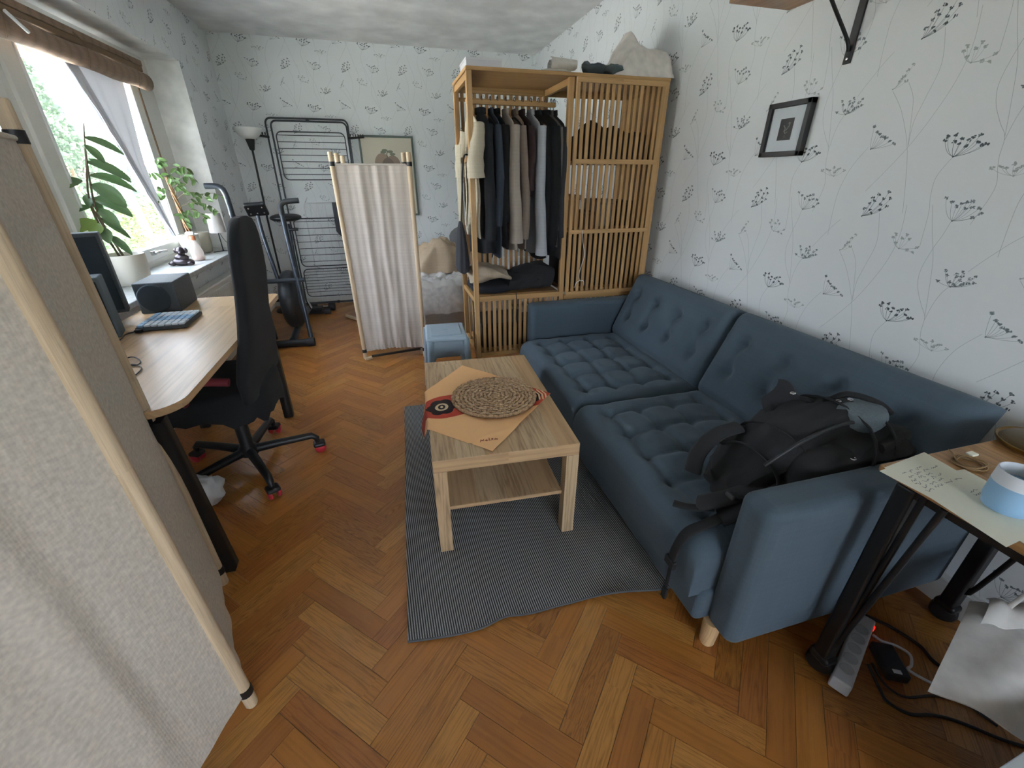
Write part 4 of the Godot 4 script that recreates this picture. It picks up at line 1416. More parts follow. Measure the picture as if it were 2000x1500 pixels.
func build_rug_table() -> void:
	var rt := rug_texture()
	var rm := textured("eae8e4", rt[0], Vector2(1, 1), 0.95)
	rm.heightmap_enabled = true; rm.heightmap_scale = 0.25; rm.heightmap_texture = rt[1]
	var rows: Array = []
	var A := Vector3(-0.097, 0, -0.914)             # near left, near right, far left, far right
	var B := Vector3(0.98, 0, -0.872)
	var C := Vector3(-0.04, 0, -2.495)
	var D := Vector3(1.03, 0, -2.455)
	var nz := noise(8, 1.4, 2)
	for j in 61:
		var f := j / 60.0
		var row := PackedVector3Array()
		for k in 43:
			var e := k / 42.0
			var p := A.lerp(B, e).lerp(C.lerp(D, e), f)
			var edge := exp(-f * 1.62 / 0.05)
			p.y = 0.011 + 0.003 * maxf(0, nz.get_noise_2d(e * 4, f * 6)) + 0.016 * edge * maxf(0, sin(e * 11 + 0.4)) * smoothstep(0.15, 0.4, e)
			p.z += edge * (0.012 * sin(e * 9.0) - 0.018 * exp(-pow((e - 0.30) / 0.05, 2)))
			for q in [[0.60, 0.0], [0.845, 0.02], [0.335, -0.03]]:
				p.y += 0.006 * exp(-pow((f - q[0] - q[1] * e) / 0.012, 2)) * smoothstep(0.55, 0.2, e)
			row.append(p)
		rows.append(row)
	var m := Mb.new()
	m.sheet(rows, 0.010, Vector3.UP)
	for i in m.v.size(): m.t[i] = Vector2((m.v[i].x - m.v[i].z * 0.036) / 0.256, m.v[i].z / 0.256)
	var rg := thing("rug", "grey ribbed woven rug under the coffee table", "rug", Vector3(0.45, 0, -1.7))
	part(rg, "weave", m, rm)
	m = Mb.new()
	var hem: Array = []
	for k in 43: hem.append((rows[0][k] as Vector3) + Vector3(0, -0.004, 0.001))
	m.tube(hem, 0.004, 8)
	part(rg, "hem", m, hexmat("54565a", 0.95))
	# coffee table
	var o := Vector3(0.348, 0.0125, -1.675)
	var bs := Basis(Vector3.UP, -0.055)
	var t := thing("coffee_table", "light oak coffee table with thick legs and a lower shelf on the rug", "table", o)
	var W := func(x: float, y: float, z: float) -> Vector3: return o + bs * Vector3(x, y, z)
	var boards := [-0.275, -0.19, -0.085, 0.01, 0.075, 0.19, 0.275]
	var kinds := [M.oak, M.oak_b, M.oak_c]
	m = Mb.new()
	m.rbox(W.call(0, 0.413, 0), Vector3(0.55, 0.05, 0.90), 0.003, bs, 1)
	var top := part(t, "tabletop", m, M.oak_b)
	for k in 6:
		m = Mb.new()
		m.uvo = Vector2(k * 0.4, k * 0.13)
		m.box(W.call((boards[k] + boards[k + 1]) / 2, 0.4382, 0), Vector3(boards[k + 1] - boards[k] - 0.0004, 0.0008, 0.897), bs)
		part(top, "veneer_strip", m, kinds[(k * 2) % 3])
	for q in [[-1, -1], [1, -1], [1, 1], [-1, 1]]:
		m = Mb.new()
		m.uvo = Vector2(q[0] * 0.3, q[1] * 0.2)
		m.rbox(W.call(q[0] * 0.25, 0.194, q[1] * 0.425), Vector3(0.05, 0.388, 0.05), 0.002, bs, 1)
		part(t, "leg", m, M.oak_c if q[0] > 0 else M.oak)
	m = Mb.new()
	m.rbox(W.call(0, 0.19, 0), Vector3(0.45, 0.016, 0.84), 0.002, bs, 1)
	var sh := part(t, "lower_shelf", m, M.oak_b)
	for k in 4:
		m = Mb.new()
		m.uvo = Vector2(k * 0.7, k * 0.21)
		m.box(W.call(-0.168 + k * 0.112, 0.1983, 0), Vector3(0.1115, 0.0006, 0.838), bs)
		part(sh, "veneer_strip", m, kinds[(k + 1) % 3])
	# tablecloth lying askew, one corner over the left edge
	var y0 := 0.4535
	var c_top := Vector3(0.289, y0, -2.047)
	var c_bot := Vector3(0.268, y0, -1.243)
	var c_left := Vector3(-0.085, y0, -1.60)
	var c_right := Vector3(0.628, y0, -1.62)
	rows = []
	var n2 := noise(14, 2.2, 2)
	var edge_x := 0.068
	for j in 61:
		var f := j / 60.0
		var row := PackedVector3Array()
		for k in 61:
			var e := k / 60.0
			var p := c_left.lerp(c_top, e).lerp(c_bot.lerp(c_right, e), f)
			p.y += 0.0030 * (0.5 + n2.get_noise_2d(p.x * 2.5, p.z * 2.5)) + 0.004 * exp(-pow((p.x * 0.6 + p.z + 1.17 - 0.02 * sin(p.x * 20)) / 0.008, 2)) + 0.004 * exp(-pow((p.x * 1.5 + p.z + 1.02) / 0.008, 2))
			var ex := 0.348 - 0.2785 + (p.z + 1.675) * -0.055
			if p.x < ex:
				var over := ex - p.x
				p = Vector3(ex - 0.006 - 0.02 * smoothstep(0, 0.1, over) - 0.004 * sin(p.z * 30), p.y - over * 0.98, p.z)
			row.append(p)
		rows.append(row)
	m = Mb.new()
	m.sheet(rows, 0.0012, Vector3.UP)
	for i in m.v.size():
		var q := m.v[i]
		if i < 61 * 61:
			var f := (i / 61) / 60.0
			var e := (i % 61) / 60.0
			# left corner (0, .5), top (.5, 0), bottom (.5, 1), right (1, .5)
			m.t[i] = Vector2(0, 0.5).lerp(Vector2(0.5, 0), e).lerp(Vector2(0.5, 1).lerp(Vector2(1, 0.5), e), f)
		else: m.t[i] = Vector2(0.5, 0.2)
	var cm := textured("ffffff", cloth_print(), Vector2(1, 1), 0.8)
	single("tablecloth", "orange cloth with red fish print spread diagonally on the coffee table", "tablecloth", m, cm)
	# round braided placemat
	var pc := Vector3(0.366, 0.4625, -1.640)
	var pm := thing("placemat", "round braided seagrass placemat lying on the orange cloth", "placemat", pc)
	m = Mb.new()
	m.lathe(pc, [[0.0, -0.001], [0.19, -0.001], [0.19, 0.004], [0.0, 0.004]], 40)
	part(pm, "backing", m, M.placemat)
	for ring in 11:
		var r := 0.006 + ring * 0.0176
		var nb := maxi(3, int(TAU * r / 0.021))
		m = Mb.new()
		for k in nb:
			var an := TAU * k / nb + ring * 0.7
			var c := pc + Vector3(cos(an) * r, 0.007 + 0.001 * sin(k * 2.1), sin(an) * r)
			var tang := Basis(Vector3.UP, -an + (0.45 if k % 2 == 0 else -0.35))
			m.ball(c, Vector3(0.0080, 0.0058, 0.0150), 5, 8, null, 0.0, tang)
		part(pm, "braided_coil", m, M.placemat if ring % 2 == 0 else M.placemat_b)
	# plastic stool
	t = thing("step_stool", "blue-grey plastic stool behind the coffee table", "stool", Vector3(0.277, 0, -2.66))
	var sc := Vector3(0.277, 0, -2.66)
	m = Mb.new()
	m.rbox(sc + Vector3(0, 0.432, 0), Vector3(0.262, 0.036, 0.30), 0.017, Basis(Vector3.UP, -0.06), 3)
	part(t, "seat", m, M.blue_plastic)
	m = Mb.new()
	m.rbox(sc + Vector3(0, 0.452, 0), Vector3(0.19, 0.006, 0.22), 0.003, Basis(Vector3.UP, -0.06), 2)
	m.lathe(sc + Vector3(0, 0.4545, 0), [[0.014, 0.0], [0.012, 0.002], [0.0, 0.002]], 12)
	part(t, "seat_relief", m, M.blue_plastic)
	for q in [[-1, -1], [1, -1], [1, 1], [-1, 1]]:
		m = Mb.new()
		var a := sc + Vector3(q[0] * 0.110, 0.43, q[1] * 0.130)
		var b := sc + Vector3(q[0] * 0.142, 0.0, q[1] * 0.142)
		m.tube([b, b.lerp(a, 0.3), b.lerp(a, 0.7), a], [0.020, 0.022, 0.026, 0.030], 12, true, 0.8, Vector3.RIGHT)
		part(t, "leg", m, M.blue_plastic)
	for s in [[Vector3(0, 0, 1), 0.135, 0.11], [Vector3(0, 0, -1), 0.135, 0.11], [Vector3(1, 0, 0), 0.116, 0.13], [Vector3(-1, 0, 0), 0.116, 0.13]]:
		var d: Vector3 = s[0]
		var ax := Vector3(d.z, 0, -d.x)
		if absf(d.x) > 0.5: ax = Vector3(0, 0, -d.x)
		m = Mb.new()
		var h: float = s[2]
		var poly := PackedVector2Array([Vector2(-h, 0.42), Vector2(h, 0.42), Vector2(h + 0.012, 0.27)])
		for k in 11:
			var an := PI * k / 10
			poly.append(Vector2(cos(an) * (h - 0.015), 0.27 + sin(an) * 0.085))
		poly.append(Vector2(-h - 0.012, 0.27))
		m.prism(poly, sc + d * s[1], ax, Vector3.UP, 0.006)
		part(t, "apron", m, M.blue_plastic)
	for s in [-1.0, 1.0]:
		m = Mb.new()
		m.rbox(sc + Vector3(0, 0.22, s * 0.145), Vector3(0.24, 0.045, 0.01), 0.004)
		part(t, "stretcher", m, M.blue_plastic)

# ---------------------------------------------------------------- desk
func build_desk() -> void:
	var t := thing("desk", "wood-topped desk with black metal legs under the window", "desk", Vector3(-0.96, 0, -2.005))
	var m := Mb.new()
	var poly := PackedVector2Array()
	for c in [[-0.765, -1.395, 0.10, -1], [-0.70, -2.68, 0.035, 0], [-1.23, -2.68, 0.035, 1], [-1.165, -1.395, 0.10, 2]]:
		for k in 9:
			var an: float = PI / 2 * (c[3] + k / 8.0)
			poly.append(Vector2(c[0] + cos(an) * c[2], -c[1] + sin(an) * c[2]))
	m.prism(poly, Vector3(0, 0.716, 0), Vector3.RIGHT, Vector3(0, 0, -1), 0.024)
	for i in m.v.size(): m.t[i] = Vector2(m.v[i].z, m.v[i].x + m.v[i].y)
	part(t, "desktop", m, M.desk_top)
	for q in [[-0.742, -1.325, -1.395], [-0.742, -2.60, -2.585], [-1.20, -1.325, -1.395], [-1.20, -2.60, -2.585]]:
		m = Mb.new()
		m.tube([Vector3(q[0], 0, q[2]), Vector3(q[0], 0.70, q[1])], 0.034, 4, true, 1.0, Vector3(1, 0, 1))
		part(t, "leg", m, M.black)
	m = Mb.new()
	m.box(Vector3(-0.97, 0.70, -1.33), Vector3(0.46, 0.03, 0.05)); m.box(Vector3(-0.97, 0.70, -2.60), Vector3(0.46, 0.03, 0.05)); m.box(Vector3(-1.2, 0.70, -1.96), Vector3(0.04, 0.03, 1.25))
	part(t, "underframe", m, M.black)
	# speakers
	t = thing("speaker", "dark blue-grey speaker lying on its side on the desk", "speaker", Vector3(-1.145, 0.74, -2.55))
	var bs := Basis(Vector3.UP, 0.05)
	m = Mb.new()
	m.rbox(Vector3(-1.145, 0.8145, -2.555), Vector3(0.172, 0.148, 0.24), 0.006, bs)
	part(t, "cabinet", m, M.speaker)
	m = Mb.new()
	m.lathe(Vector3(-1.15, 0.8145, -2.432), [[0.068, 0.0], [0.068, 0.006], [0.062, 0.010], [0.0, 0.013]], 28, bs * Basis(Vector3.RIGHT, PI / 2))
	part(t, "grille", m, M.speaker_grille)
	t = thing("speaker", "tall dark speaker standing at the near end of the window sill", "speaker", Vector3(-1.28, 0.785, -2.31))
	m = Mb.new()
	m.rbox(Vector3(-1.300, 0.96, -2.32), Vector3(0.165, 0.35, 0.06), 0.006, Basis(Vector3.UP, 0.35))
	part(t, "cabinet", m, M.speaker)
	m = Mb.new()
	m.rbox(Vector3(-1.290, 0.96, -2.288), Vector3(0.145, 0.32, 0.008), 0.003, Basis(Vector3.UP, 0.35))
	part(t, "grille", m, M.speaker_grille)
	t = thing("small_speaker", "smaller grey box leaning in front of the tall speaker", "speaker", Vector3(-1.19, 0.74, -2.12))
	m = Mb.new()
	m.rbox(Vector3(-1.205, 0.865, -2.10), Vector3(0.10, 0.25, 0.10), 0.006, Basis(Vector3.UP, 0.3))
	part(t, "cabinet", m, hexmat("5a666d", 0.6))
	m = Mb.new()
	m.rbox(Vector3(-1.188, 0.865, -2.047), Vector3(0.08, 0.22, 0.008), 0.003, Basis(Vector3.UP, 0.3))
	part(t, "grille", m, M.speaker_grille)
	# keyboard
	t = thing("keyboard", "white and pale blue computer keyboard on the desk", "keyboard", Vector3(-1.025, 0.74, -2.234))
	bs = Basis(Vector3.UP, 0.04)
	var W := func(x: float, y: float, z: float) -> Vector3: return Vector3(-1.025, 0.74, -2.234) + bs * Vector3(x, y, z)
	m = Mb.new()
	m.rbox(W.call(0, 0.011, 0), Vector3(0.192, 0.016, 0.222), 0.004, bs)
	part(t, "case", m, hexmat("3c4348", 0.5))
	for caps in [["white", "cdd5dc"], ["blue", "8fb3d3"]]:
		m = Mb.new()
		for i in 7:
			for j in 6:
				var blue: bool = (j == 2 or j == 3) or (i == 0)
				if blue != (caps[0] == "blue"): continue
				m.rbox(W.call(-0.078 + i * 0.026, 0.023, -0.090 + j * 0.036), Vector3(0.022, 0.010, 0.031), 0.003, bs, 1)
		var o := part(t, "keycaps", m, hexmat(caps[1], 0.5))
		o.set_meta("kind", "stuff")
		if caps[0] == "blue": o.set_meta("label", "pale blue keycaps")
	m = Mb.new()
	m.rbox(Vector3(-1.098, 0.750, -2.108), Vector3(0.03, 0.014, 0.018), 0.005)
	m.tube(smooth([Vector3(-1.11, 0.749, -2.107), Vector3(-1.14, 0.744, -2.09), Vector3(-1.13, 0.743, -2.03), Vector3(-1.13, 0.743, -1.96)], 4), 0.0028, 6)
	single("keyboard_cable", "thin black cable plugged into the keyboard on the desk", "cable", m, M.black)
	m = Mb.new()
	m.tube(smooth([Vector3(-1.02, 0.744, -1.72), Vector3(-0.985, 0.747, -1.78), Vector3(-0.94, 0.746, -1.74), Vector3(-0.925, 0.745, -1.70), Vector3(-0.96, 0.744, -1.69), Vector3(-1.0, 0.744, -1.705), Vector3(-0.945, 0.744, -1.705), Vector3(-0.90, 0.744, -1.66), Vector3(-0.893, 0.743, -1.60), Vector3(-0.905, 0.743, -1.57)], 5), 0.0022, 6)
	m.rbox(Vector3(-1.02, 0.748, -1.695), Vector3(0.022, 0.012, 0.03), 0.003)
	single("charging_cable", "loop of thin dark charging cable on the near desk corner", "cable", m, M.dark_plastic)
	# things under the near end of the desk
	m = Mb.new()
	m.ball(Vector3(-0.955, 0.078, -1.80), Vector3(0.085, 0.078, 0.08), 14, 24, noise(3, 0.2, 3), 0.035)
	single("white_bag", "white crumpled plastic bag on the floor behind the desk leg", "bag", m, hexmat("d7dade", 0.4))

# ---------------------------------------------------------------- office chair
func build_chair() -> void:
	var C := Vector3(-0.82, 0, -2.07)
	var t := thing("office_chair", "black office chair with red castors pulled up to the desk", "chair", C)
	# backrest: a swept outline, wider below, leaning outwards at the top
	var prof := [[0.47, -0.672, -1.83, -2.36, 0.05], [0.56, -0.672, -1.825, -2.40, 0.055], [0.64, -0.655, -1.84, -2.37, 0.055], [0.72, -0.635, -1.86, -2.30, 0.05], [0.80, -0.618, -1.865, -2.245, 0.048], [0.88, -0.603, -1.865, -2.235, 0.048], [0.97, -0.592, -1.87, -2.255, 0.046], [1.05, -0.586, -1.88, -2.25, 0.045], [1.12, -0.582, -1.91, -2.235, 0.044], [1.165, -0.580, -1.945, -2.215, 0.040], [1.19, -0.580, -1.985, -2.19, 0.034], [1.202, -0.582, -2.03, -2.15, 0.02]]
	var rows: Array = []
	for p in prof:
		var zc: float = (p[2] + p[3]) / 2
		var hw: float = (p[2] - p[3]) / 2
		var ring := PackedVector3Array()
		for a in 29:
			var an := TAU * a / 28
			var sx := signf(cos(an)) * pow(absf(cos(an)), 0.7)
			var sz := signf(sin(an)) * pow(absf(sin(an)), 0.7)
			ring.append(Vector3(p[1] + sx * p[4] * 0.75 - 0.05 * (1 - sz * sz) * 0.3, p[0], zc + sz * hw))
		rows.append(ring)
	var m := Mb.new()
	m.grid(rows, true); m.cap(rows[0], Vector3.DOWN); m.cap(rows[11], Vector3.UP)
	part(t, "backrest", m, M.chair_cloth)
	# seat with its loose cover hanging in a wavy edge
	rows = []
	for p in [[0.50, 0.60, 1.0], [0.505, 0.85, 1.0], [0.498, 0.95, 1.0], [0.48, 1.0, 1.0], [0.44, 1.01, 1.0], [0.385, 1.02, 0.0]]:
		var ring := PackedVector3Array()
		for a in 49:
			var an := TAU * (a % 48) / 48
			var sx := signf(cos(an)) * pow(absf(cos(an)), 0.6)
			var sz := signf(sin(an)) * pow(absf(sin(an)), 0.6)
			var y: float = p[0]
			if p[2] < 0.5: y += 0.014 * sin(an * 9) + 0.012 * sin(an * 17 + 1) - 0.03 * sx
			ring.append(Vector3(-0.862 + sx * 0.235 * p[1], y, -2.09 + sz * 0.25 * p[1] * (1 + (0.02 * sin(an * 13) if p[2] < 0.5 else 0.0))))
		rows.append(ring)
	m = Mb.new()
	m.grid(rows, true); m.cap(rows[0], Vector3.UP); m.cap(rows[5], Vector3.DOWN)
	part(t, "seat", m, M.chair_cloth)
	for z in [-1.79, -2.38]:
		m = Mb.new()
		m.tube(smooth([Vector3(-0.70, 0.60, z), Vector3(-0.80, 0.612, z), Vector3(-0.90, 0.61, z), Vector3(-0.93, 0.58, z + 0.01), Vector3(-0.90, 0.50, z + 0.05 * signf(-2.07 - z))], 4), 0.017, 10)
		part(t, "armrest", m, M.dark_red)
	m = Mb.new()
	m.rbox(Vector3(-1.07, 0.42, -1.97), Vector3(0.05, 0.03, 0.10), 0.01)
	part(t, "lever", m, M.red)
	m = Mb.new()
	m.lathe(C, [[0.045, 0.085], [0.045, 0.12], [0.030, 0.14], [0.030, 0.28], [0.016, 0.285], [0.016, 0.40]], 18)
	part(t, "gas_lift", m, M.black)
	m = Mb.new()
	m.rbox(C + Vector3(-0.02, 0.40, 0), Vector3(0.2, 0.05, 0.16), 0.015)
	part(t, "mechanism", m, M.dark_plastic)
	for k in 5:
		var an := deg_to_rad([61, -11, -83, -155, 133][k])
		var d := Vector3(cos(an), 0, sin(an))
		m = Mb.new()
		m.tube([C + d * 0.02 + Vector3(0, 0.105, 0), C + d * 0.15 + Vector3(0, 0.107, 0), C + d * 0.295 + Vector3(0, 0.105, 0), C + d * 0.315 + Vector3(0, 0.085, 0), C + d * 0.318 + Vector3(0, 0.05, 0)], [0.024, 0.021, 0.018, 0.016, 0.010], 8)
		var arm := part(t, "base_arm", m, M.black)
		var side := Vector3(-d.z, 0, d.x)
		var bs := Basis(d, side, d.cross(side))
		for s in [-1.0, 1.0]:
			m = Mb.new()
			m.lathe(C + d * 0.325 + Vector3(0, 0.029, 0) + side * s * 0.012, [[0.0, 0.0], [0.028, 0.0], [0.029, s * 0.008], [0.025, s * 0.016], [0.0, s * 0.018]], 18, bs, false)
			part(arm, "castor", m, M.red, "red castor wheel")
		m = Mb.new()
		m.rbox(C + d * 0.322 + Vector3(0, 0.047, 0), Vector3(0.06, 0.026, 0.06), 0.012, Basis(Vector3.UP, -an))
		part(arm, "castor_hood", m, M.black)

# ---------------------------------------------------------------- window sill
func leaf(b: Vector3, dir: Vector3, ln: float, w: float, droop: float, fold := 0.25, nrm := Vector3.UP) -> Mb:
	var m := Mb.new()
	var rows: Array = []
	var side := dir.cross(nrm).normalized()
	var p := b
	var d := dir.normalized()
	for k in 9:
		var f := k / 8.0
		var hw := w * pow(sin(PI * clampf(f * 0.94 + 0.03, 0, 1)), 0.75)
		var nn := side.cross(d).normalized()
		var row := PackedVector3Array()
		for e in [-1.0, -0.5, 0.0, 0.5, 1.0]: row.append(p + side * e * hw + nn * absf(e) * hw * fold)
		rows.append(row)
		p += d * ln / 8.0
		d = (d + Vector3(0, -droop / 8.0, 0)).normalized()
	m.sheet(rows, 0.0012, side.cross(dir).normalized())
	return m
func build_sill() -> void:
	var Y := 0.785
	# rubber plant
	var c := Vector3(-1.475, Y, -2.97)
	var t := thing("plant_pot", "large off-white round pot with the rubber plant on the window sill", "pot", c)
	var m := Mb.new()
	m.lathe(c, [[0.068, 0.0], [0.080, 0.008], [0.094, 0.06], [0.098, 0.12], [0.098, 0.170], [0.092, 0.172], [0.090, 0.15], [0.0, 0.148]], 32)
	part(t, "body", m, M.pot)
	m = Mb.new()
	m.lathe(c, [[0.089, 0.150], [0.05, 0.156], [0.0, 0.158]], 20)
	part(t, "soil", m, M.soil)
	t = thing("rubber_plant", "tall rubber plant with large dark green leaves growing in the off-white pot", "plant", c + Vector3(0, 0.15, 0))
	var tops := [[Vector3(-1.492, 0.935, -2.97), Vector3(-1.565, 1.19, -3.03), Vector3(-1.515, 1.42, -3.05), Vector3(-1.465, 1.600, -3.06)], [Vector3(-1.468, 0.935, -2.96), Vector3(-1.53, 1.16, -3.0), Vector3(-1.52, 1.34, -3.03), Vector3(-1.49, 1.48, -3.04)], [Vector3(-1.48, 0.935, -2.985), Vector3(-1.56, 1.13, -3.05), Vector3(-1.575, 1.22, -3.06), Vector3(-1.578, 1.27, -3.06)]]
	for s in tops:
		m = Mb.new()
		m.tube(smooth(s, 5), [0.0065, 0.0063, 0.006, 0.006, 0.0057, 0.0055, 0.0053, 0.005, 0.005, 0.0048, 0.0045, 0.004, 0.0035, 0.003, 0.0025, 0.0018], 8)
		part(t, "stem", m, M.stem)
	# base, direction, length, half width, droop, light
	var lv := [
		[Vector3(-1.487, 1.535, -3.055), Vector3(1.0, -0.25, -0.35), 0.17, 0.030, 0.7, 0], [Vector3(-1.495, 1.50, -3.05), Vector3(0.7, -0.7, -0.1), 0.11, 0.030, 0.7, 0],
		[Vector3(-1.50, 1.435, -3.05), Vector3(0.95, -0.35, -0.5), 0.19, 0.022, 0.8, 0], [Vector3(-1.51, 1.42, -3.04), Vector3(0.9, -0.2, -0.2), 0.20, 0.038, 0.9, 0],
		[Vector3(-1.52, 1.355, -3.04), Vector3(0.95, -0.05, -0.25), 0.21, 0.036, 0.95, 0], [Vector3(-1.525, 1.31, -3.03), Vector3(0.85, -0.35, 0.15), 0.19, 0.058, 0.8, 0],
		[Vector3(-1.535, 1.24, -3.02), Vector3(0.85, -0.1, 0.1), 0.20, 0.050, 1.0, 0], [Vector3(-1.54, 1.19, -3.02), Vector3(0.7, -0.3, 0.35), 0.16, 0.040, 0.9, 0],
		[Vector3(-1.54, 1.15, -3.0), Vector3(0.8, -0.6, -0.1), 0.17, 0.026, 0.5, 0], [Vector3(-1.56, 1.33, -3.04), Vector3(-0.8, -0.1, 0.45), 0.13, 0.040, 0.5, 0],
		[Vector3(-1.57, 1.20, -3.04), Vector3(-0.75, 0.0, 0.65), 0.15, 0.032, 0.4, 0], [Vector3(-1.555, 1.13, -3.01), Vector3(-0.7, -0.2, 0.8), 0.15, 0.046, 0.4, 1],
		[Vector3(-1.545, 1.12, -2.995), Vector3(-0.05, -0.4, 0.9), 0.10, 0.050, 0.6, 1], [Vector3(-1.525, 1.10, -2.985), Vector3(0.3, -0.55, 0.6), 0.11, 0.040, 0.6, 0],
		[Vector3(-1.515, 1.06, -2.97), Vector3(0.55, -0.4, 0.05), 0.15, 0.030, 0.9, 0], [Vector3(-1.57, 1.26, -3.06), Vector3(0.2, -0.4, 0.8), 0.10, 0.030, 0.6, 0],
		[Vector3(-1.575, 1.25, -3.06), Vector3(0.6, -0.5, 0.4), 0.12, 0.030, 0.6, 0]]
	for l in lv:
		var ms := leaf(l[0], l[1], l[2] * 0.95, l[3] * 0.72, l[4], 0.3, Vector3(0.45, 0.5, 0.8))
		part(t, "leaf", ms, M.leaf_light if l[5] == 1 else M.leaf)
	# statue
	c = Vector3(-1.435, Y, -3.57)
	t = thing("bust_figurine", "small glossy dark figurine with round ears on the window sill", "figurine", c)
	m = Mb.new()
	m.ball(c + Vector3(0, 0.024, 0), Vector3(0.072, 0.026, 0.04), 10, 18)
	m.ball(c + Vector3(0, 0.052, -0.002), Vector3(0.045, 0.026, 0.03), 10, 16)
	part(t, "shoulders", m, M.bronze)
	m = Mb.new()
	m.ball(c + Vector3(0.008, 0.095, 0.004), Vector3(0.026, 0.030, 0.027), 12, 16)
	m.ball(c + Vector3(0.012, 0.088, 0.026), Vector3(0.013, 0.011, 0.012), 8, 12)
	var hd := part(t, "head", m, M.bronze)
	for s in [-1.0, 1.0]:
		m = Mb.new()
		m.ball(c + Vector3(0.008 + s * 0.030, 0.100, 0.0), Vector3(0.014, 0.018, 0.008), 8, 12)
		part(hd, "ear", m, M.bronze)
		m = Mb.new()
		m.ball(c + Vector3(s * 0.055, 0.018, 0.022), Vector3(0.026, 0.016, 0.024), 8, 12)
		part(t, "arm", m, M.bronze)
	# spray bottle
	c = Vector3(-1.405, Y, -3.77)
	t = thing("spray_bottle", "clear plastic spray bottle with an orange collar on the sill", "bottle", c)
	var clear := mat(Color(0.93, 0.88, 0.85, 0.35), 0.1)
	clear.transparency = BaseMaterial3D.TRANSPARENCY_ALPHA
	m = Mb.new()
	m.lathe(c, [[0.034, 0.001], [0.041, 0.006], [0.043, 0.04], [0.041, 0.07], [0.033, 0.10], [0.020, 0.125], [0.015, 0.145], [0.014, 0.155]], 22)
	part(t, "body", m, clear)
	m = Mb.new()
	m.lathe(c, [[0.032, 0.003], [0.039, 0.008], [0.040, 0.030], [0.0, 0.031]], 20)
	part(t, "water", m, mat(Color(0.80, 0.66, 0.60, 1), 0.1))
	m = Mb.new()
	m.lathe(c, [[0.017, 0.145], [0.018, 0.150], [0.018, 0.172], [0.012, 0.175]], 18)
	part(t, "collar", m, hexmat("c47a52", 0.4))
	m = Mb.new()
	m.rbox(c + Vector3(-0.008, 0.192, 0.0), Vector3(0.055, 0.024, 0.022), 0.008)
	m.tube(smooth([c + Vector3(-0.022, 0.185, 0), c + Vector3(-0.032, 0.168, 0), c + Vector3(-0.030, 0.145, 0)], 4), 0.005, 8)
	part(t, "trigger_head", m, hexmat("dfe3e8", 0.35))
	# ficus with twisted stems
	c = Vector3(-1.525, Y, -4.02)
	t = thing("plant_pot", "tall white pot with the weeping fig at the far sill end", "pot", c)
	m = Mb.new()
	m.lathe(c, [[0.050, 0.0], [0.056, 0.006], [0.066, 0.09], [0.071, 0.160], [0.066, 0.161], [0.062, 0.14], [0.0, 0.138]], 28)
	part(t, "body", m, M.pot)
	m = Mb.new()
	m.lathe(c, [[0.062, 0.140], [0.0, 0.146]], 18)
	part(t, "soil", m, M.soil)
	t = thing("weeping_fig", "weeping fig with braided brown stems and small leaves in the tall white pot", "plant", c + Vector3(0, 0.14, 0))
	for k in 4:
		m = Mb.new()
		var pts: Array = []
		for j in 12:
			var f := j / 11.0
			var an := k * TAU / 4 + f * 6.0
			var r := lerpf(0.014, 0.006, f)
			pts.append(c + Vector3(0.02 - 0.035 * f + cos(an) * r, 0.14 + f * 0.42, sin(an) * r))
		m.tube(pts, 0.006, 7)
		part(t, "stem", m, M.bark)
	var rr := RandomNumberGenerator.new()
	rr.seed = 44
	var br := [[0.42, Vector3(0.16, 0.10, 0.05)], [0.36, Vector3(0.20, 0.04, 0.10)], [0.30, Vector3(0.22, 0.02, 0.04)], [0.50, Vector3(0.12, 0.08, 0.0)], [0.48, Vector3(-0.10, 0.05, 0.08)], [0.34, Vector3(-0.12, 0.06, 0.12)], [0.24, Vector3(0.17, 0.04, 0.14)], [0.55, Vector3(-0.02, 0.08, 0.05)], [0.30, Vector3(0.26, 0.10, -0.02)], [0.46, Vector3(0.06, 0.06, 0.10)], [0.40, Vector3(-0.06, 0.02, 0.14)], [0.22, Vector3(0.08, 0.03, 0.18)], [0.38, Vector3(0.10, 0.08, 0.12)]]
	for b in br:
		var p0 := c + Vector3(0.0, b[0] + 0.05, 0)
		var e: Vector3 = p0 + b[1]
		m = Mb.new()
		var pts := smooth([p0, p0.lerp(e, 0.5) + Vector3(0, 0.03, 0), e, e + Vector3(b[1].x * 0.25, -0.05, b[1].z * 0.2)], 4)
		m.tube(pts, 0.0016, 5)
		var tw := part(t, "twig", m, M.stem)
		for j in 9:
			var q: Vector3 = pts[3 + j]
			var d := Vector3(rr.randf_range(-0.6, 1), rr.randf_range(-0.9, 0.2), rr.randf_range(-0.6, 1))
			part(tw, "leaf", leaf(q, d, 0.044 + rr.randf() * 0.016, 0.012, 0.5, 0.25, Vector3(0.4, 0.5, 0.8)), M.leaf_ficus)
	c = Vector3(-1.505, Y, -4.19)
	t = thing("plant_pot", "plain beige pot behind the white pot on the window sill", "pot", c)
	m = Mb.new()
	m.lathe(c, [[0.050, 0.0], [0.060, 0.008], [0.068, 0.08], [0.066, 0.158], [0.061, 0.158], [0.060, 0.13], [0.0, 0.13]], 26)
	part(t, "body", m, M.pot_beige)
	m = Mb.new()
	m.lathe(c, [[0.060, 0.131], [0.0, 0.136]], 16)
	part(t, "soil", m, M.soil)
	# small lamp
	c = Vector3(-1.372, Y, -4.21)
	t = thing("table_lamp", "small lamp with a tilted white shade and thin black stand on the sill", "lamp", c)
	m = Mb.new()
	for a in 3:
		var an := a * TAU / 3 + 0.2
		m.rbox(c + Vector3(cos(an) * 0.035, 0.003, sin(an) * 0.035), Vector3(0.09, 0.005, 0.012), 0.002, Basis(Vector3.UP, -an))
	part(t, "foot", m, M.black)
	m = Mb.new()
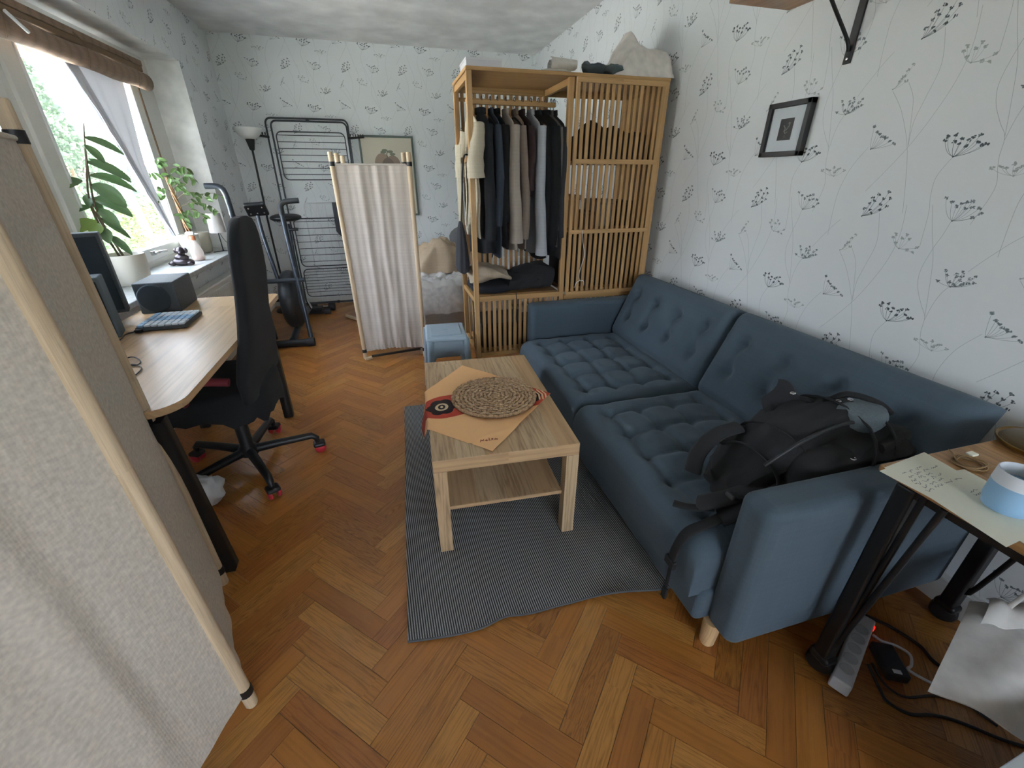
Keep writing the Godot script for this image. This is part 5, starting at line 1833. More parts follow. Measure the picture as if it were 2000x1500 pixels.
	m.tube([c + Vector3(0, 0.004, 0), c + Vector3(0.0, 0.20, 0)], 0.004, 8)
	part(t, "stem", m, M.black)
	m = Mb.new()
	m.lathe(c + Vector3(0, 0.150, 0), [[0.060, 0.0], [0.050, 0.150], [0.048, 0.150], [0.058, 0.002]], 26, Basis.IDENTITY, false)
	part(t, "shade", m, hexmat("c9c4c0", 0.8))
	m = Mb.new()
	m.tube(smooth([c + Vector3(0.01, 0.155, 0.01), c + Vector3(0.03, 0.09, 0), c + Vector3(0.06, 0.05, -0.02), c + Vector3(0.10, 0.035, -0.06), c + Vector3(0.11, 0.0, -0.10)], 4), 0.0022, 6)
	part(t, "cord", m, M.black)

# ---------------------------------------------------------------- bed
func build_bed() -> void:
	var t := thing("bed", "low grey upholstered bed behind the wardrobe", "bed", Vector3(0.95, 0, -4.45))
	var m := Mb.new()
	m.rbox(Vector3(0.96, 0.14, -4.52), Vector3(1.50, 0.26, 1.60), 0.02)
	part(t, "base", m, M.bed_base)
	m = Mb.new()
	m.rbox(Vector3(0.96, 0.36, -4.52), Vector3(1.48, 0.19, 1.58), 0.06, Basis.IDENTITY, 3)
	part(t, "mattress", m, M.sheet)
	# white duvet falling over the front
	var rows: Array = []
	var nz := noise(33, 3.0, 3)
	for j in 41:
		var f := j / 40.0
		var row := PackedVector3Array()
		for k in 41:
			var e := k / 40.0
			var x := lerpf(0.20, 1.00, e)
			var y := 0.0
			var z := 0.0
			var len := f * 1.05
			if len < 0.24:
				z = -3.690; y = 0.262 + len * 0.93
			elif len < 0.34:
				var an := (len - 0.24) / 0.10 * PI / 2
				z = -3.690 - 0.064 * sin(an) * 0.0 - (1 - cos(an)) * 0.064; y = 0.485 + sin(an) * 0.03
			else:
				z = -3.754 - (len - 0.34); y = 0.515
			var puff := 0.020 * (nz.get_noise_2d(x * 3, len * 3) + 0.6) + 0.010 * sin(x * 34 + len * 21 + 3 * nz.get_noise_2d(x * 4, len * 4))
			if len < 0.3: z += puff * 1.3
			else: y += puff * 1.4
			row.append(Vector3(x, y, z))
		rows.append(row)
	m = Mb.new()
	m.sheet(rows, 0.012, Vector3(0, 0.7, 0.7))
	single("bed_duvet", "white rumpled duvet spread on the bed behind the stool", "duvet", m, M.sheet)
	rows = []
	var n2 := noise(52, 5.0, 3)
	for j in 34:
		var f := j / 33.0
		var row := PackedVector3Array()
		for k in 44:
			var e := k / 43.0
			var x := lerpf(0.17, 0.86, e)
			var z := lerpf(-4.06, -4.50, f)
			var d := minf(minf(e, 1 - e) * 5, minf(f, 1 - f) * 4)
			var h := pow(clampf(d, 0, 1), 0.6) * (0.10 + 0.16 * exp(-pow((x - 0.45) / 0.22, 2))) + 0.06 * absf(n2.get_noise_2d(x * 1.3, z * 1.3)) + 0.016 * sin(x * 22 + z * 30 + 2.0 * sin(z * 14)) + 0.012 * sin(x * 41 - z * 26)
			row.append(Vector3(x + 0.02 * sin(f * 13), 0.535 + maxf(h * clampf(d * 2, 0, 1), 0.0), z + 0.02 * sin(e * 17)))
		rows.append(row)
	m = Mb.new()
	m.grid(rows)
	single("blanket", "beige crumpled blanket heaped on the bed", "blanket", m, M.blanket)
	m = Mb.new()
	m.ball(Vector3(0.84, 0.665, -4.72), Vector3(0.24, 0.215, 0.12), 14, 24, noise(7, 0.04, 3), 0.03, Basis(Vector3.RIGHT, -0.25), 0.75)
	single("pillow", "dark grey pillow propped up behind the beige blanket", "pillow", m, M.pillow)

# ---------------------------------------------------------------- against the back wall
func rack_loop(t: Node, called: String, a: Vector2, b: Vector2, z0: float, lean: float, r: float, m: Material, notch := -1.0) -> void:
	var g := func(x: float, y: float) -> Vector3: return Vector3(x, y, z0 - lean * y)
	var c := 0.05
	var pts: Array = []
	for q in [[a.x + c, a.y, PI * 1.5], [a.x, a.y + c, PI]]: pass
	var cor := [[Vector2(b.x - c, a.y + c), -PI / 2], [Vector2(b.x - c, b.y - c), 0.0], [Vector2(a.x + c, b.y - c), PI / 2], [Vector2(a.x + c, a.y + c), PI]]
	for q in cor:
		for k in 6:
			var an: float = q[1] + PI / 2 * k / 5.0
			pts.append(g.call(q[0].x + cos(an) * c, q[0].y + sin(an) * c))
	if notch > 0:
		for k in 7: pts.append(g.call(lerpf(notch - 0.04, notch + 0.04, k / 6.0), a.y + 0.018 * sin(PI * k / 6.0)))
	pts.append(pts[0])
	var mb := Mb.new()
	mb.tube(pts, r, 7)
	part(t, called, mb, m)

func build_back() -> void:
	# black drying rack folded flat against the wall
	var t := thing("drying_rack", "large dark folded clothes drying rack leaning on the back wall", "drying rack", Vector3(-0.65, 0, -5.15))
	for q in [[-1.045, -0.285, -5.145], [-1.005, -0.300, -5.17]]:
		var z: float = q[2]
		rack_loop(t, "frame_loop", Vector2(q[0], 0.055), Vector2(q[1], 1.865 if z > -5.15 else 1.845), z, 0.075, 0.0085, M.rack_metal)
	var wire := func(y: float, x0: float, x1: float, z: float) -> void:
		var mb := Mb.new()
		mb.tube([Vector3(x0, y, z - 0.07 * y), Vector3(x1, y, z - 0.07 * y)], 0.0032, 6)
		part(t, "wire", mb, M.rack_metal)
	var loops := [[1.32, 1.72, 7], [0.46, 0.92, 7], [0.13, 0.40, 8]]
	for l in loops:
		rack_loop(t, "wing_loop", Vector2(-0.97, l[0]), Vector2(-0.33, l[1] + 0.03), -5.15, 0.07, 0.0055, M.rack_metal, -0.62)
		for k in l[2]: wire.call(lerpf(l[0] + 0.05, l[1], k / float(l[2] - 1)), -0.97, -0.33, -5.15)
	var m := Mb.new()
	for y in [0.058, 1.858]:
		m.rbox(Vector3(-0.66, y, -5.147 - 0.075 * y), Vector3(0.03, 0.028, 0.024), 0.005)
	for x in [-1.03, -0.29]: m.rbox(Vector3(x, 0.80, -5.14 - 0.06), Vector3(0.03, 0.03, 0.03), 0.006)
	part(t, "joint", m, M.black)
	for s in [[-1.03, -1.0], [-0.30, 1.0]]:
		m = Mb.new()
		m.tube([Vector3(s[0], 1.70, -5.25), Vector3(s[0] + s[1] * 0.16, 1.715, -5.24)], 0.010, 8)
		for k in 6: m.rbox(Vector3(s[0] + s[1] * (0.03 + k * 0.024), 1.728, -5.243), Vector3(0.010, 0.024, 0.02), 0.003, Basis.IDENTITY, 1)
		part(t, "hanger_arm", m, M.black)
	for x in [-0.98, -0.34]:
		m = Mb.new()
		m.rbox(Vector3(x, 0.022, -5.12), Vector3(0.06, 0.044, 0.10), 0.012)
		part(t, "foot", m, M.black)
	# white rack behind it
	t = thing("drying_rack", "white wire drying rack standing behind the dark rack", "drying rack", Vector3(-0.62, 0, -5.27))
	rack_loop(t, "frame_loop", Vector2(-0.85, 0.02), Vector2(-0.36, 1.10), -5.26, 0.035, 0.0065, M.white_metal)
	for k in 6:
		m = Mb.new()
		m.tube([Vector3(-0.79 + k * 0.075, 0.04, -5.263), Vector3(-0.79 + k * 0.075, 1.09, -5.298)], 0.0024, 5)
		part(t, "wire", m, M.white_metal)
	# grey towel over the dark rack's edge
	m = Mb.new()
	var rows: Array = []
	for j in 20:
		var f := j / 19.0
		var row := PackedVector3Array()
		for k in 13:
			var e := k / 12.0
			var w := 0.30 if f < 0.42 else 0.20
			row.append(Vector3(-0.545 + 0.07 * smoothstep(0.4, 0.45, f) + e * w, lerpf(1.11, 0.35, f), -5.02 - 0.07 * lerpf(1.11, 0.35, f) + 0.012 * sin(e * 15 + f * 3)))
		rows.append(row)
	m.sheet(rows, 0.008, Vector3(0, 0, 1))
	single("hung_shirt", "dark grey shirt hung on the drying rack half hidden by the linen screen", "shirt", m, cloth("53565d", M.pillow.albedo_texture, 6.0))
	# torchiere
	var c := Vector3(-1.19, 0, -5.12)
	t = thing("floor_lamp", "black floor lamp with a white glass bowl in the corner", "floor lamp", c)
	m = Mb.new()
	m.lathe(c, [[0.125, 0.0], [0.13, 0.008], [0.12, 0.022], [0.02, 0.032], [0.012, 0.05]], 28)
	part(t, "base", m, M.black)
	m = Mb.new()
	m.tube([c + Vector3(0, 0.03, 0), c + Vector3(0.0, 0.9, 0), c + Vector3(0.012, 1.60, 0)], 0.0095, 10)
	part(t, "pole", m, M.black)
	m = Mb.new()
	m.lathe(c + Vector3(0.012, 1.575, 0), [[0.014, 0.0], [0.022, 0.008], [0.038, 0.085], [0.040, 0.10]], 20)
	part(t, "socket", m, M.black)
	m = Mb.new()
	m.lathe(c + Vector3(0.012, 1.665, 0), [[0.0, 0.0], [0.045, 0.006], [0.085, 0.030], [0.112, 0.066], [0.122, 0.098], [0.117, 0.098], [0.106, 0.066], [0.08, 0.036], [0.0, 0.014]], 32)
	part(t, "bowl", m, hexmat("dfe0dc", 0.3))
	# framed picture leaning on the wall
	var k := Ink.new(384, 512, Color.html("c9c3b0"))
	k.ellipse(Vector2(150, 168), Vector2(62, 70), Color.html("94826f")); k.ellipse(Vector2(228, 176), Vector2(58, 64), Color.html("877566"))
	k.ellipse(Vector2(190, 190), Vector2(50, 62), Color.html("6f6055")); k.ellipse(Vector2(200, 206), Vector2(26, 34), Color.html("a99984"))
	k.path([Vector2(188, 128), Vector2(186, 104), Vector2(194, 84)], 3.0, Color.html("55564a"))
	for q in [[160, 92], [214, 88], [230, 104], [172, 80]]: k.ellipse(Vector2(q[0], q[1]), Vector2(22, 9), Color.html("727865"))
	t = thing("framed_picture", "framed apple drawing leaning against the back wall behind the linen screen", "picture", Vector3(0.08, 0.6, -5.33))
	var tl := Basis(Vector3.RIGHT, -0.018)
	var o := Vector3(0.075, 1.345, -5.332)
	m = Mb.new()
	for r in [[0.0, 0.385, 0.56, 0.020], [0.0, -0.385, 0.56, 0.020]]: m.rbox(o + tl * Vector3(r[0], r[1], 0), Vector3(r[2], r[3], 0.022), 0.003, tl, 1)
	for r in [[-0.27, 0.0], [0.27, 0.0]]: m.rbox(o + tl * Vector3(r[0], 0, 0), Vector3(0.020, 0.77, 0.022), 0.003, tl, 1)
	part(t, "frame", m, hexmat("55625c", 0.5))
	m = Mb.new()
	m.quad(o + tl * Vector3(-0.26, -0.375, 0.003), o + tl * Vector3(0.26, -0.375, 0.003), o + tl * Vector3(0.26, 0.375, 0.003), o + tl * Vector3(-0.26, 0.375, 0.003))
	part(t, "print", m, textured("ffffff", k.done(), Vector2(1, 1), 0.5))
	m = Mb.new()
	m.box(o + tl * Vector3(0, 0, -0.004), Vector3(0.53, 0.76, 0.006), tl)
	part(t, "backing", m, M.blind_dark)

# ---------------------------------------------------------------- exercise bike
func build_bike() -> void:
	var t := thing("exercise_bike", "dark exercise bike with tall moving handles beyond the desk", "exercise bike", Vector3(-0.93, 0, -4.3))
	var add := func(called: String, pts: Array, r, mt: Material, sides := 10) -> Node:
		var mb := Mb.new()
		mb.tube(pts, r, sides)
		return part(t, called, mb, mt)
	add.call("stabiliser", [Vector3(-1.10, 0.036, -3.88), Vector3(-0.785, 0.036, -3.87)], 0.033, M.black)
	add.call("stabiliser", [Vector3(-1.09, 0.036, -4.90), Vector3(-0.75, 0.036, -4.86)], 0.030, M.black)
	for q in [[-1.10, -3.88, 0.036], [-0.785, -3.87, 0.036], [-0.75, -4.86, 0.036]]:
		var mb := Mb.new()
		mb.tube([Vector3(q[0] - 0.03, q[2], q[1]), Vector3(q[0] + 0.03, q[2], q[1])], 0.037, 12)
		part(t, "end_cap", mb, M.dark_plastic)
	add.call("main_frame", smooth([Vector3(-0.93, 0.06, -3.88), Vector3(-0.93, 0.10, -4.3), Vector3(-0.93, 0.08, -4.88)], 4), 0.028, M.bike_metal)
	add.call("seat_tube", [Vector3(-0.93, 0.10, -4.58), Vector3(-0.925, 0.95, -4.66)], 0.022, M.bike_metal)
	# wheel housing
	var m := Mb.new()
	m.lathe(Vector3(-0.93, 0.34, -4.22), [[0.0, -0.065], [0.22, -0.062], [0.25, -0.04], [0.26, 0.0], [0.25, 0.04], [0.22, 0.062], [0.0, 0.065]], 36, Basis(Vector3.FORWARD, PI / 2))
	var h := part(t, "flywheel_housing", m, M.dark_plastic)
	for s in [-1.0, 1.0]:
		m = Mb.new()
		m.lathe(Vector3(-0.93 + s * 0.068, 0.34, -4.22), [[0.0, 0.0], [0.10, 0.0], [0.11, -0.006], [0.0, -0.008]], 24, Basis(Vector3.FORWARD, s * PI / 2))
		part(h, "side_cover", m, M.bike_metal)
	for s in [[-1.0, Vector3(-1.09, 0.30, -4.42)], [1.0, Vector3(-0.77, 0.19, -4.40)]]:
		var e: Vector3 = s[1]
		add.call("crank", [Vector3(-0.93 + s[0] * 0.08, 0.27, -4.42), Vector3(-0.93 + s[0] * 0.11, e.y, e.z)], 0.013, M.chrome)
		m = Mb.new()
		m.rbox(e, Vector3(0.10, 0.03, 0.10), 0.01)
		part(t, "pedal", m, M.black)
	# front mast with display
	add.call("mast", smooth([Vector3(-0.95, 0.30, -4.05), Vector3(-0.99, 0.62, -4.10), Vector3(-1.03, 0.90, -4.16), Vector3(-1.04, 1.06, -4.18)], 4), 0.016, M.bike_metal)
	m = Mb.new()
	var tb := Basis(Vector3.RIGHT, 0.75) * Basis(Vector3.UP, 0.1)
	m.rbox(Vector3(-1.035, 1.11, -4.17), Vector3(0.16, 0.13, 0.035), 0.012, tb)
	var dp := part(t, "display", m, M.black)
	m = Mb.new()
	for q in [[-0.05, -0.03], [0.05, -0.03], [0.0, -0.03], [-0.05, 0.03], [0.05, 0.03]]:
		m.ball(Vector3(-1.035, 1.11, -4.17) + tb * Vector3(q[0], q[1], 0.018), Vector3(0.007, 0.007, 0.003), 6, 8, null, 0, tb)
	part(dp, "screw", m, M.chrome)
	add.call("cross_bar", [Vector3(-1.13, 0.55, -4.02), Vector3(-0.76, 0.55, -4.02)], 0.019, M.bike_metal)
	# moving handles
	add.call("handle_arm", smooth([Vector3(-0.79, 0.06, -3.93), Vector3(-0.80, 0.30, -3.97), Vector3(-0.815, 0.55, -4.02), Vector3(-0.835, 0.85, -4.09), Vector3(-0.845, 1.10, -4.14)], 4), 0.020, M.bike_metal)
	add.call("grip", smooth([Vector3(-0.845, 1.06, -4.13), Vector3(-0.842, 1.135, -4.15), Vector3(-0.80, 1.165, -4.16), Vector3(-0.70, 1.172, -4.16)], 4), 0.022, M.dark_plastic)
	add.call("handle_arm", smooth([Vector3(-1.08, 0.06, -3.95), Vector3(-1.09, 0.40, -3.95), Vector3(-1.10, 0.80, -3.88), Vector3(-1.115, 1.12, -3.80)], 4), 0.020, M.bike_metal)
	add.call("grip", smooth([Vector3(-1.113, 1.10, -3.80), Vector3(-1.118, 1.24, -3.79), Vector3(-1.15, 1.285, -3.79), Vector3(-1.235, 1.29, -3.79)], 4), 0.020, M.bike_metal)
	# saddle
	m = Mb.new()
	m.ball(Vector3(-0.925, 1.005, -4.66), Vector3(0.135, 0.034, 0.14), 10, 22, null, 0, Basis.IDENTITY, 0.85)
	part(t, "saddle", m, M.black)
	m = Mb.new()
	m.tube([Vector3(-0.95, 0.90, -4.655), Vector3(-0.84, 0.90, -4.645)], 0.014, 10)
	part(t, "adjusting_knob", m, M.dark_plastic)
	# dumbbell lying by the rear foot
	t = thing("dumbbell", "small black dumbbell with chrome handle on the floor by the bike", "dumbbell", Vector3(-0.80, 0, -4.99))
	for q in [[-0.90, 0.046], [-0.72, 0.046]]:
		m = Mb.new()
		m.lathe(Vector3(q[0], q[1], -5.0), [[0.0, -0.035], [0.04, -0.033], [0.046, -0.02], [0.046, 0.02], [0.04, 0.033], [0.0, 0.035]], 14, Basis(Vector3.FORWARD, PI / 2))
		part(t, "weight", m, M.black)
	m = Mb.new()
	m.tube([Vector3(-0.88, 0.046, -5.0), Vector3(-0.74, 0.046, -5.0)], 0.014, 10)
	part(t, "handle", m, M.chrome)

# ---------------------------------------------------------------- trolley at the lower right
func build_cart() -> void:
	var t := thing("trolley_table", "wood-topped trolley table on black castors beside the sofa arm", "table", Vector3(1.38, 0, -0.22))
	var m := Mb.new()
	m.rbox(Vector3(1.392, 0.715, -0.135), Vector3(0.62, 0.020, 0.87), 0.006)
	part(t, "top", m, M.cart_top)
	for q in [[1.105, -0.505], [1.655, -0.525], [1.105, 0.25], [1.655, 0.25]]:
		m = Mb.new()
		m.rbox(Vector3(q[0], 0.385, q[1]), Vector3(0.042, 0.64, 0.042), 0.008)
		part(t, "leg", m, M.black_metal)
		m = Mb.new()
		m.lathe(Vector3(q[0], 0.036, q[1]), [[0.0, -0.016], [0.030, -0.016], [0.036, -0.010], [0.036, 0.010], [0.030, 0.016], [0.0, 0.016]], 20, Basis(Vector3.UP, 0.4) * Basis(Vector3.FORWARD, PI / 2), false)
		var ca := part(t, "castor", m, M.black)
		m = Mb.new()
		m.rbox(Vector3(q[0], 0.066, q[1]), Vector3(0.05, 0.03, 0.06), 0.012)
		part(ca, "fork", m, M.black_metal)
	for q in [[1.09, -0.468, 0.24], [1.085, -0.427, 0.16]]:
		m = Mb.new()
		m.tube(smooth([Vector3(1.105, q[2] - 0.02, -0.495), Vector3(1.10, q[2], -0.485), Vector3(q[0], 0.706, q[1])], 5), 0.0075, 8)
		part(t, "brace", m, M.black_metal)
	m = Mb.new()
	m.tube(smooth([Vector3(1.655, 0.17, -0.51), Vector3(1.65, 0.19, -0.49), Vector3(1.62, 0.706, -0.40)], 5), 0.0075, 8)
	part(t, "brace", m, M.black_metal)
	m = Mb.new()
	for z in [-0.515, 0.25]: m.box(Vector3(1.38, 0.695, z), Vector3(0.55, 0.02, 0.03))
	for x in [1.105, 1.655]: m.box(Vector3(x, 0.695, -0.13), Vector3(0.03, 0.02, 0.74))
	part(t, "underframe", m, M.black_metal)
	# notes
	var k := Ink.new(320, 512, Color.html("dcdccb"))
	var r := RandomNumberGenerator.new()
	r.seed = 12
	for ln in 6:
		var x := 26.0 + r.randf_range(0, 20)
		var y := 70.0 + ln * 24
		for wd in 3 + (ln % 2):
			var pts: Array = []
			for j in 6 + r.randi() % 5:
				pts.append(Vector2(x, y + r.randf_range(-8, 8)))
				x += r.randf_range(4, 8)
			k.path(pts, 1.1, Color.html("4c4f57"), 0.9)
			x += 14
			if x > 280: break
	for ln in 4:
		var pts: Array = []
		var x := 210.0
		for j in 8:
			pts.append(Vector2(x, 270.0 + ln * 22 + r.randf_range(-7, 7)))
			x += r.randf_range(5, 9)
		k.path(pts, 1.1, Color.html("4c4f57"), 0.8)
	var note := textured("ffffff", k.done(), Vector2(1, 1), 0.85)
	m = Mb.new()
	var A := Vector3(1.072, 0.7268, -0.553)
	var B := Vector3(1.235, 0.7268, -0.574)
	var C := Vector3(1.205, 0.7268, -0.325)
	var D := Vector3(1.045, 0.7268, -0.310)
	m.quad(D, C, B, A, Vector2(0, 1), Vector2(1, 1), Vector2(1, 0), Vector2(0, 0))
	m.box((A + C) / 2 + Vector3(0, -0.0008, 0), Vector3(0.150, 0.0010, 0.235), Basis(Vector3.UP, 0.12))
	for i in range(4, m.t.size()): m.t[i] = Vector2(0.95, 0.97)
	single("note_sheet", "cream sheet of handwritten notes on the trolley table corner", "paper", m, note)
	m = Mb.new()
	m.box(Vector3(1.17, 0.7258, -0.385), Vector3(0.15, 0.0008, 0.235), Basis(Vector3.UP, -0.05))
	single("blank_sheet", "blank cream paper sheet under the handwritten notes", "paper", m, M.paper)
	# twine
	var tw := thing("twine_coil", "small coil of brown twine beside the notes on the trolley", "twine", Vector3(1.29, 0.7255, -0.505))
	for q in 7:
		m = Mb.new()
		var pts: Array = []
		for a in 25:
			var an := TAU * a / 24
			var rr := 0.026 + 0.0030 * (q % 4) + 0.002 * sin(an * 3 + q)
			pts.append(Vector3(1.285 + cos(an) * rr, 0.7275 + 0.0022 * (q / 2) + 0.001 * sin(an * 2 + q), -0.51 + sin(an) * rr * 0.85))
		m.tube(pts, 0.0016, 5)
		part(tw, "loop", m, hexmat("8d7350", 0.9))
	m = Mb.new()
	m.tube(smooth([Vector3(1.27, 0.729, -0.53), Vector3(1.29, 0.732, -0.55), Vector3(1.305, 0.728, -0.565)], 4), 0.0014, 5)
	m.tube(smooth([Vector3(1.30, 0.729, -0.49), Vector3(1.325, 0.729, -0.48), Vector3(1.34, 0.727, -0.475)], 4), 0.0014, 5)
	part(tw, "loose_end", m, hexmat("8d7350", 0.9))
	m = Mb.new()
	m.rbox(Vector3(1.338, 0.7285, -0.535), Vector3(0.022, 0.006, 0.016), 0.002)
	part(tw, "paper_tag", m, M.paper)
	# brass dish
	var c := Vector3(1.535, 0.7255, -0.50)
	t = thing("brass_dish", "round dark brass dish at the back of the trolley table", "dish", c)
	m = Mb.new()
	m.lathe(c, [[0.070, 0.0], [0.086, 0.004], [0.092, 0.016], [0.088, 0.017], [0.083, 0.009], [0.0, 0.008]], 36)
	part(t, "rim", m, hexmat("8a6f3e", 0.3, 0.9))
	m = Mb.new()
	m.lathe(c, [[0.084, 0.012], [0.074, 0.022], [0.0, 0.024]], 32)
	part(t, "lid", m, hexmat("5c4a2c", 0.35, 0.8))
	# mug
	c = Vector3(1.172, 0.7275, -0.383)
	t = thing("mug", "white and light blue ceramic mug on the trolley table", "mug", c)
	m = Mb.new()
	m.lathe(c, [[0.030, 0.0], [0.036, 0.003], [0.0405, 0.020], [0.0405, 0.062], [0.0385, 0.062], [0.0375, 0.02], [0.0, 0.008]], 32)
	part(t, "lower_body", m, hexmat("8db4d4", 0.35), "light blue glazed lower band")
	m = Mb.new()
	m.lathe(c, [[0.0406, 0.062], [0.0395, 0.090], [0.0372, 0.0905], [0.0383, 0.062]], 32, Basis.IDENTITY, false)
	part(t, "rim_band", m, hexmat("d4d9df", 0.4))
	m = Mb.new()
	m.lathe(c, [[0.0381, 0.0615], [0.0, 0.0605]], 24, Basis.IDENTITY, false)
	part(t, "tea", m, hexmat("7fa3c1", 0.4))
	m = Mb.new()
	m.tube(smooth([c + Vector3(0.036, 0.075, 0.012), c + Vector3(0.062, 0.072, 0.024), c + Vector3(0.066, 0.045, 0.026), c + Vector3(0.038, 0.022, 0.012)], 5), 0.0055, 8)
	part(t, "handle", m, hexmat("d4d9df", 0.4))
	# power strip and cables under the trolley
	var a := Vector3(1.10, 0.026, -0.435)
	var b := Vector3(1.372, 0.026, -0.572)
	var ctr := (a + b) / 2
	var bs := Basis(Vector3.UP, atan2(-(b.z - a.z), b.x - a.x))
	t = thing("power_strip", "white power strip with a red switch light on the floor under the trolley", "power strip", Vector3(ctr.x, 0, ctr.z))
	m = Mb.new()
	m.rbox(ctr, Vector3(a.distance_to(b), 0.046, 0.050), 0.006, bs)
	part(t, "body", m, hexmat("c3c5cc", 0.45))
	for j in 5:
		m = Mb.new()
		m.lathe(ctr + bs * Vector3(-0.10 + j * 0.045, 0.0225, 0), [[0.0185, 0.0], [0.0185, 0.002], [0.016, 0.0022], [0.0155, 0.0008], [0.0, 0.0008]], 20, bs)
		part(t, "socket", m, hexmat("adb0b8", 0.5))
	m = Mb.new()
	m.rbox(ctr + bs * Vector3(0.125, 0.012, 0.0255), Vector3(0.012, 0.016, 0.005), 0.002, bs)
	var lamp := hexmat("d8332b", 0.4)
	lamp.emission_enabled = true; lamp.emission = Color(1.0, 0.12, 0.08); lamp.emission_energy_multiplier = 0.8
	part(t, "switch", m, lamp, "small glowing red switch")
	m = Mb.new()
	m.tube(smooth([Vector3(1.345, 0.03, -0.525), Vector3(1.36, 0.022, -0.505), Vector3(1.40, 0.010, -0.487), Vector3(1.415, 0.008, -0.455), Vector3(1.385, 0.008, -0.43), Vector3(1.362, 0.008, -0.420), Vector3(1.395, 0.008, -0.366), Vector3(1.43, 0.008, -0.325), Vector3(1.47, 0.008, -0.29), Vector3(1.52, 0.008, -0.24), Vector3(1.53, 0.008, -0.20)], 5), 0.0042, 8)
	single("white_power_cable", "white cable winding over the floor from the power strip", "cable", m, M.white_metal)
	var bl := [
		[[1.40, 0.02, -0.585], [1.45, 0.008, -0.54], [1.475, 0.008, -0.47], [1.465, 0.008, -0.41], [1.52, 0.008, -0.34], [1.60, 0.008, -0.30]],
		[[1.24, 0.03, -0.46], [1.225, 0.010, -0.41], [1.212, 0.007, -0.375], [1.24, 0.007, -0.335], [1.30, 0.007, -0.315], [1.35, 0.007, -0.285], [1.42, 0.007, -0.22], [1.50, 0.007, -0.17]],
		[[1.255, 0.03, -0.46], [1.25, 0.009, -0.41], [1.275, 0.006, -0.37], [1.36, 0.006, -0.35], [1.42, 0.006, -0.31], [1.44, 0.006, -0.25]]]
	var names := ["thick black cable curving behind the white cable on the floor", "long black cable sweeping nearest the camera under the trolley", "thin black cable between the white cable and the power strip"]
	for q in 3:
		var pts: Array = []
		for p in bl[q]: pts.append(Vector3(p[0], p[1], p[2]))
		m = Mb.new()
		m.tube(smooth(pts, 6), [0.0055, 0.0045, 0.0035][q], 8)
		single("black_cable", names[q], "cable", m, M.black, "black cables under the trolley")
	t = thing("power_adapter", "black power adapter lying among the cables under the trolley", "adapter", Vector3(1.325, 0, -0.445))
	m = Mb.new()
	m.rbox(Vector3(1.318, 0.0195, -0.452), Vector3(0.062, 0.034, 0.105), 0.008, Basis(Vector3.UP, -0.5))
	part(t, "body", m, M.dark_plastic)
	m = Mb.new()
	m.box(Vector3(1.295, 0.0372, -0.418), Vector3(0.022, 0.0008, 0.012), Basis(Vector3.UP, -0.5))
	part(t, "sticker", m, M.white_metal)
	# white cotton bag hanging on the trolley's near side
	t = thing("tote_bag", "white cotton bag hanging under the near side of the trolley", "bag", Vector3(1.38, 0.2, -0.28))
	var rows: Array = []
	for j in 25:
		var f := j / 24.0
		var row := PackedVector3Array()
		for q in 33:
			var e := q / 32.0
			var wob := 0.003 * sin(e * 9 + f * 4) + 0.005 * sin(f * 7 + e * 3)
			var p := Vector3(1.405, 0.315, -0.415).lerp(Vector3(1.62, 0.32, -0.30), e).lerp(Vector3(1.115, 0.285, -0.300).lerp(Vector3(1.23, 0.27, -0.165), e), f)
			p.y += 0.028 * sin(PI * f) * sin(PI * e) + wob - 0.10 * f * f * 0.4
			p.x += 0.03 * sin(PI * e) * (f - 0.5)
			row.append(p)
		rows.append(row)
	m = Mb.new()
	m.sheet(rows, 0.004, Vector3.UP)
	part(t, "front", m, M.cotton_white)
	m = Mb.new()
	rows = []
	for j in 13:
		var f := j / 12.0
		var row := PackedVector3Array()
		for q in 17:
			var e := q / 16.0
			row.append(Vector3(1.43, 0.335, -0.40).lerp(Vector3(1.63, 0.335, -0.30), e) + Vector3(-0.10 * f, 0.03 * sin(f * PI) + 0.006 * sin(e * 20), 0.045 * f))
		rows.append(row)
	m.sheet(rows, 0.004, Vector3.UP)
	part(t, "folded_edge", m, M.cotton_white)
	m = Mb.new()
	m.prism(PackedVector2Array([Vector2(0, 0), Vector2(0.06, 0.02), Vector2(0.085, 0.09), Vector2(0.02, 0.06)]), Vector3(1.47, 0.372, -0.28), Vector3(0.9, 0, 0.2), Vector3(0, 0, -1), 0.002)
	part(t, "lining", m, hexmat("c3b59f", 0.9), "beige lining")
	m = Mb.new()
	for x in [1.42, 1.60]:
		m.tube(smooth([Vector3(x, 0.34, -0.36), Vector3(x + 0.01, 0.5, -0.34), Vector3(x, 0.69, -0.32)], 4), 0.006, 6, true, 0.4)
	part(t, "handle", m, M.cotton_white)
	# corner of a white carton right in front
	t = thing("white_carton", "white carton standing at the bottom right corner of the view", "box", Vector3(1.235, 0, -0.005))
	m = Mb.new()
	m.rbox(Vector3(1.235, 0.146, -0.005), Vector3(0.46, 0.292, 0.30), 0.006, Basis(Vector3.UP, 0.06))
	part(t, "body", m, hexmat("cfd6da", 0.7))
	m = Mb.new()
	m.rbox(Vector3(1.235, 0.295, -0.005), Vector3(0.465, 0.008, 0.305), 0.002, Basis(Vector3.UP, 0.06))
	part(t, "lid", m, hexmat("cfd6da", 0.7))

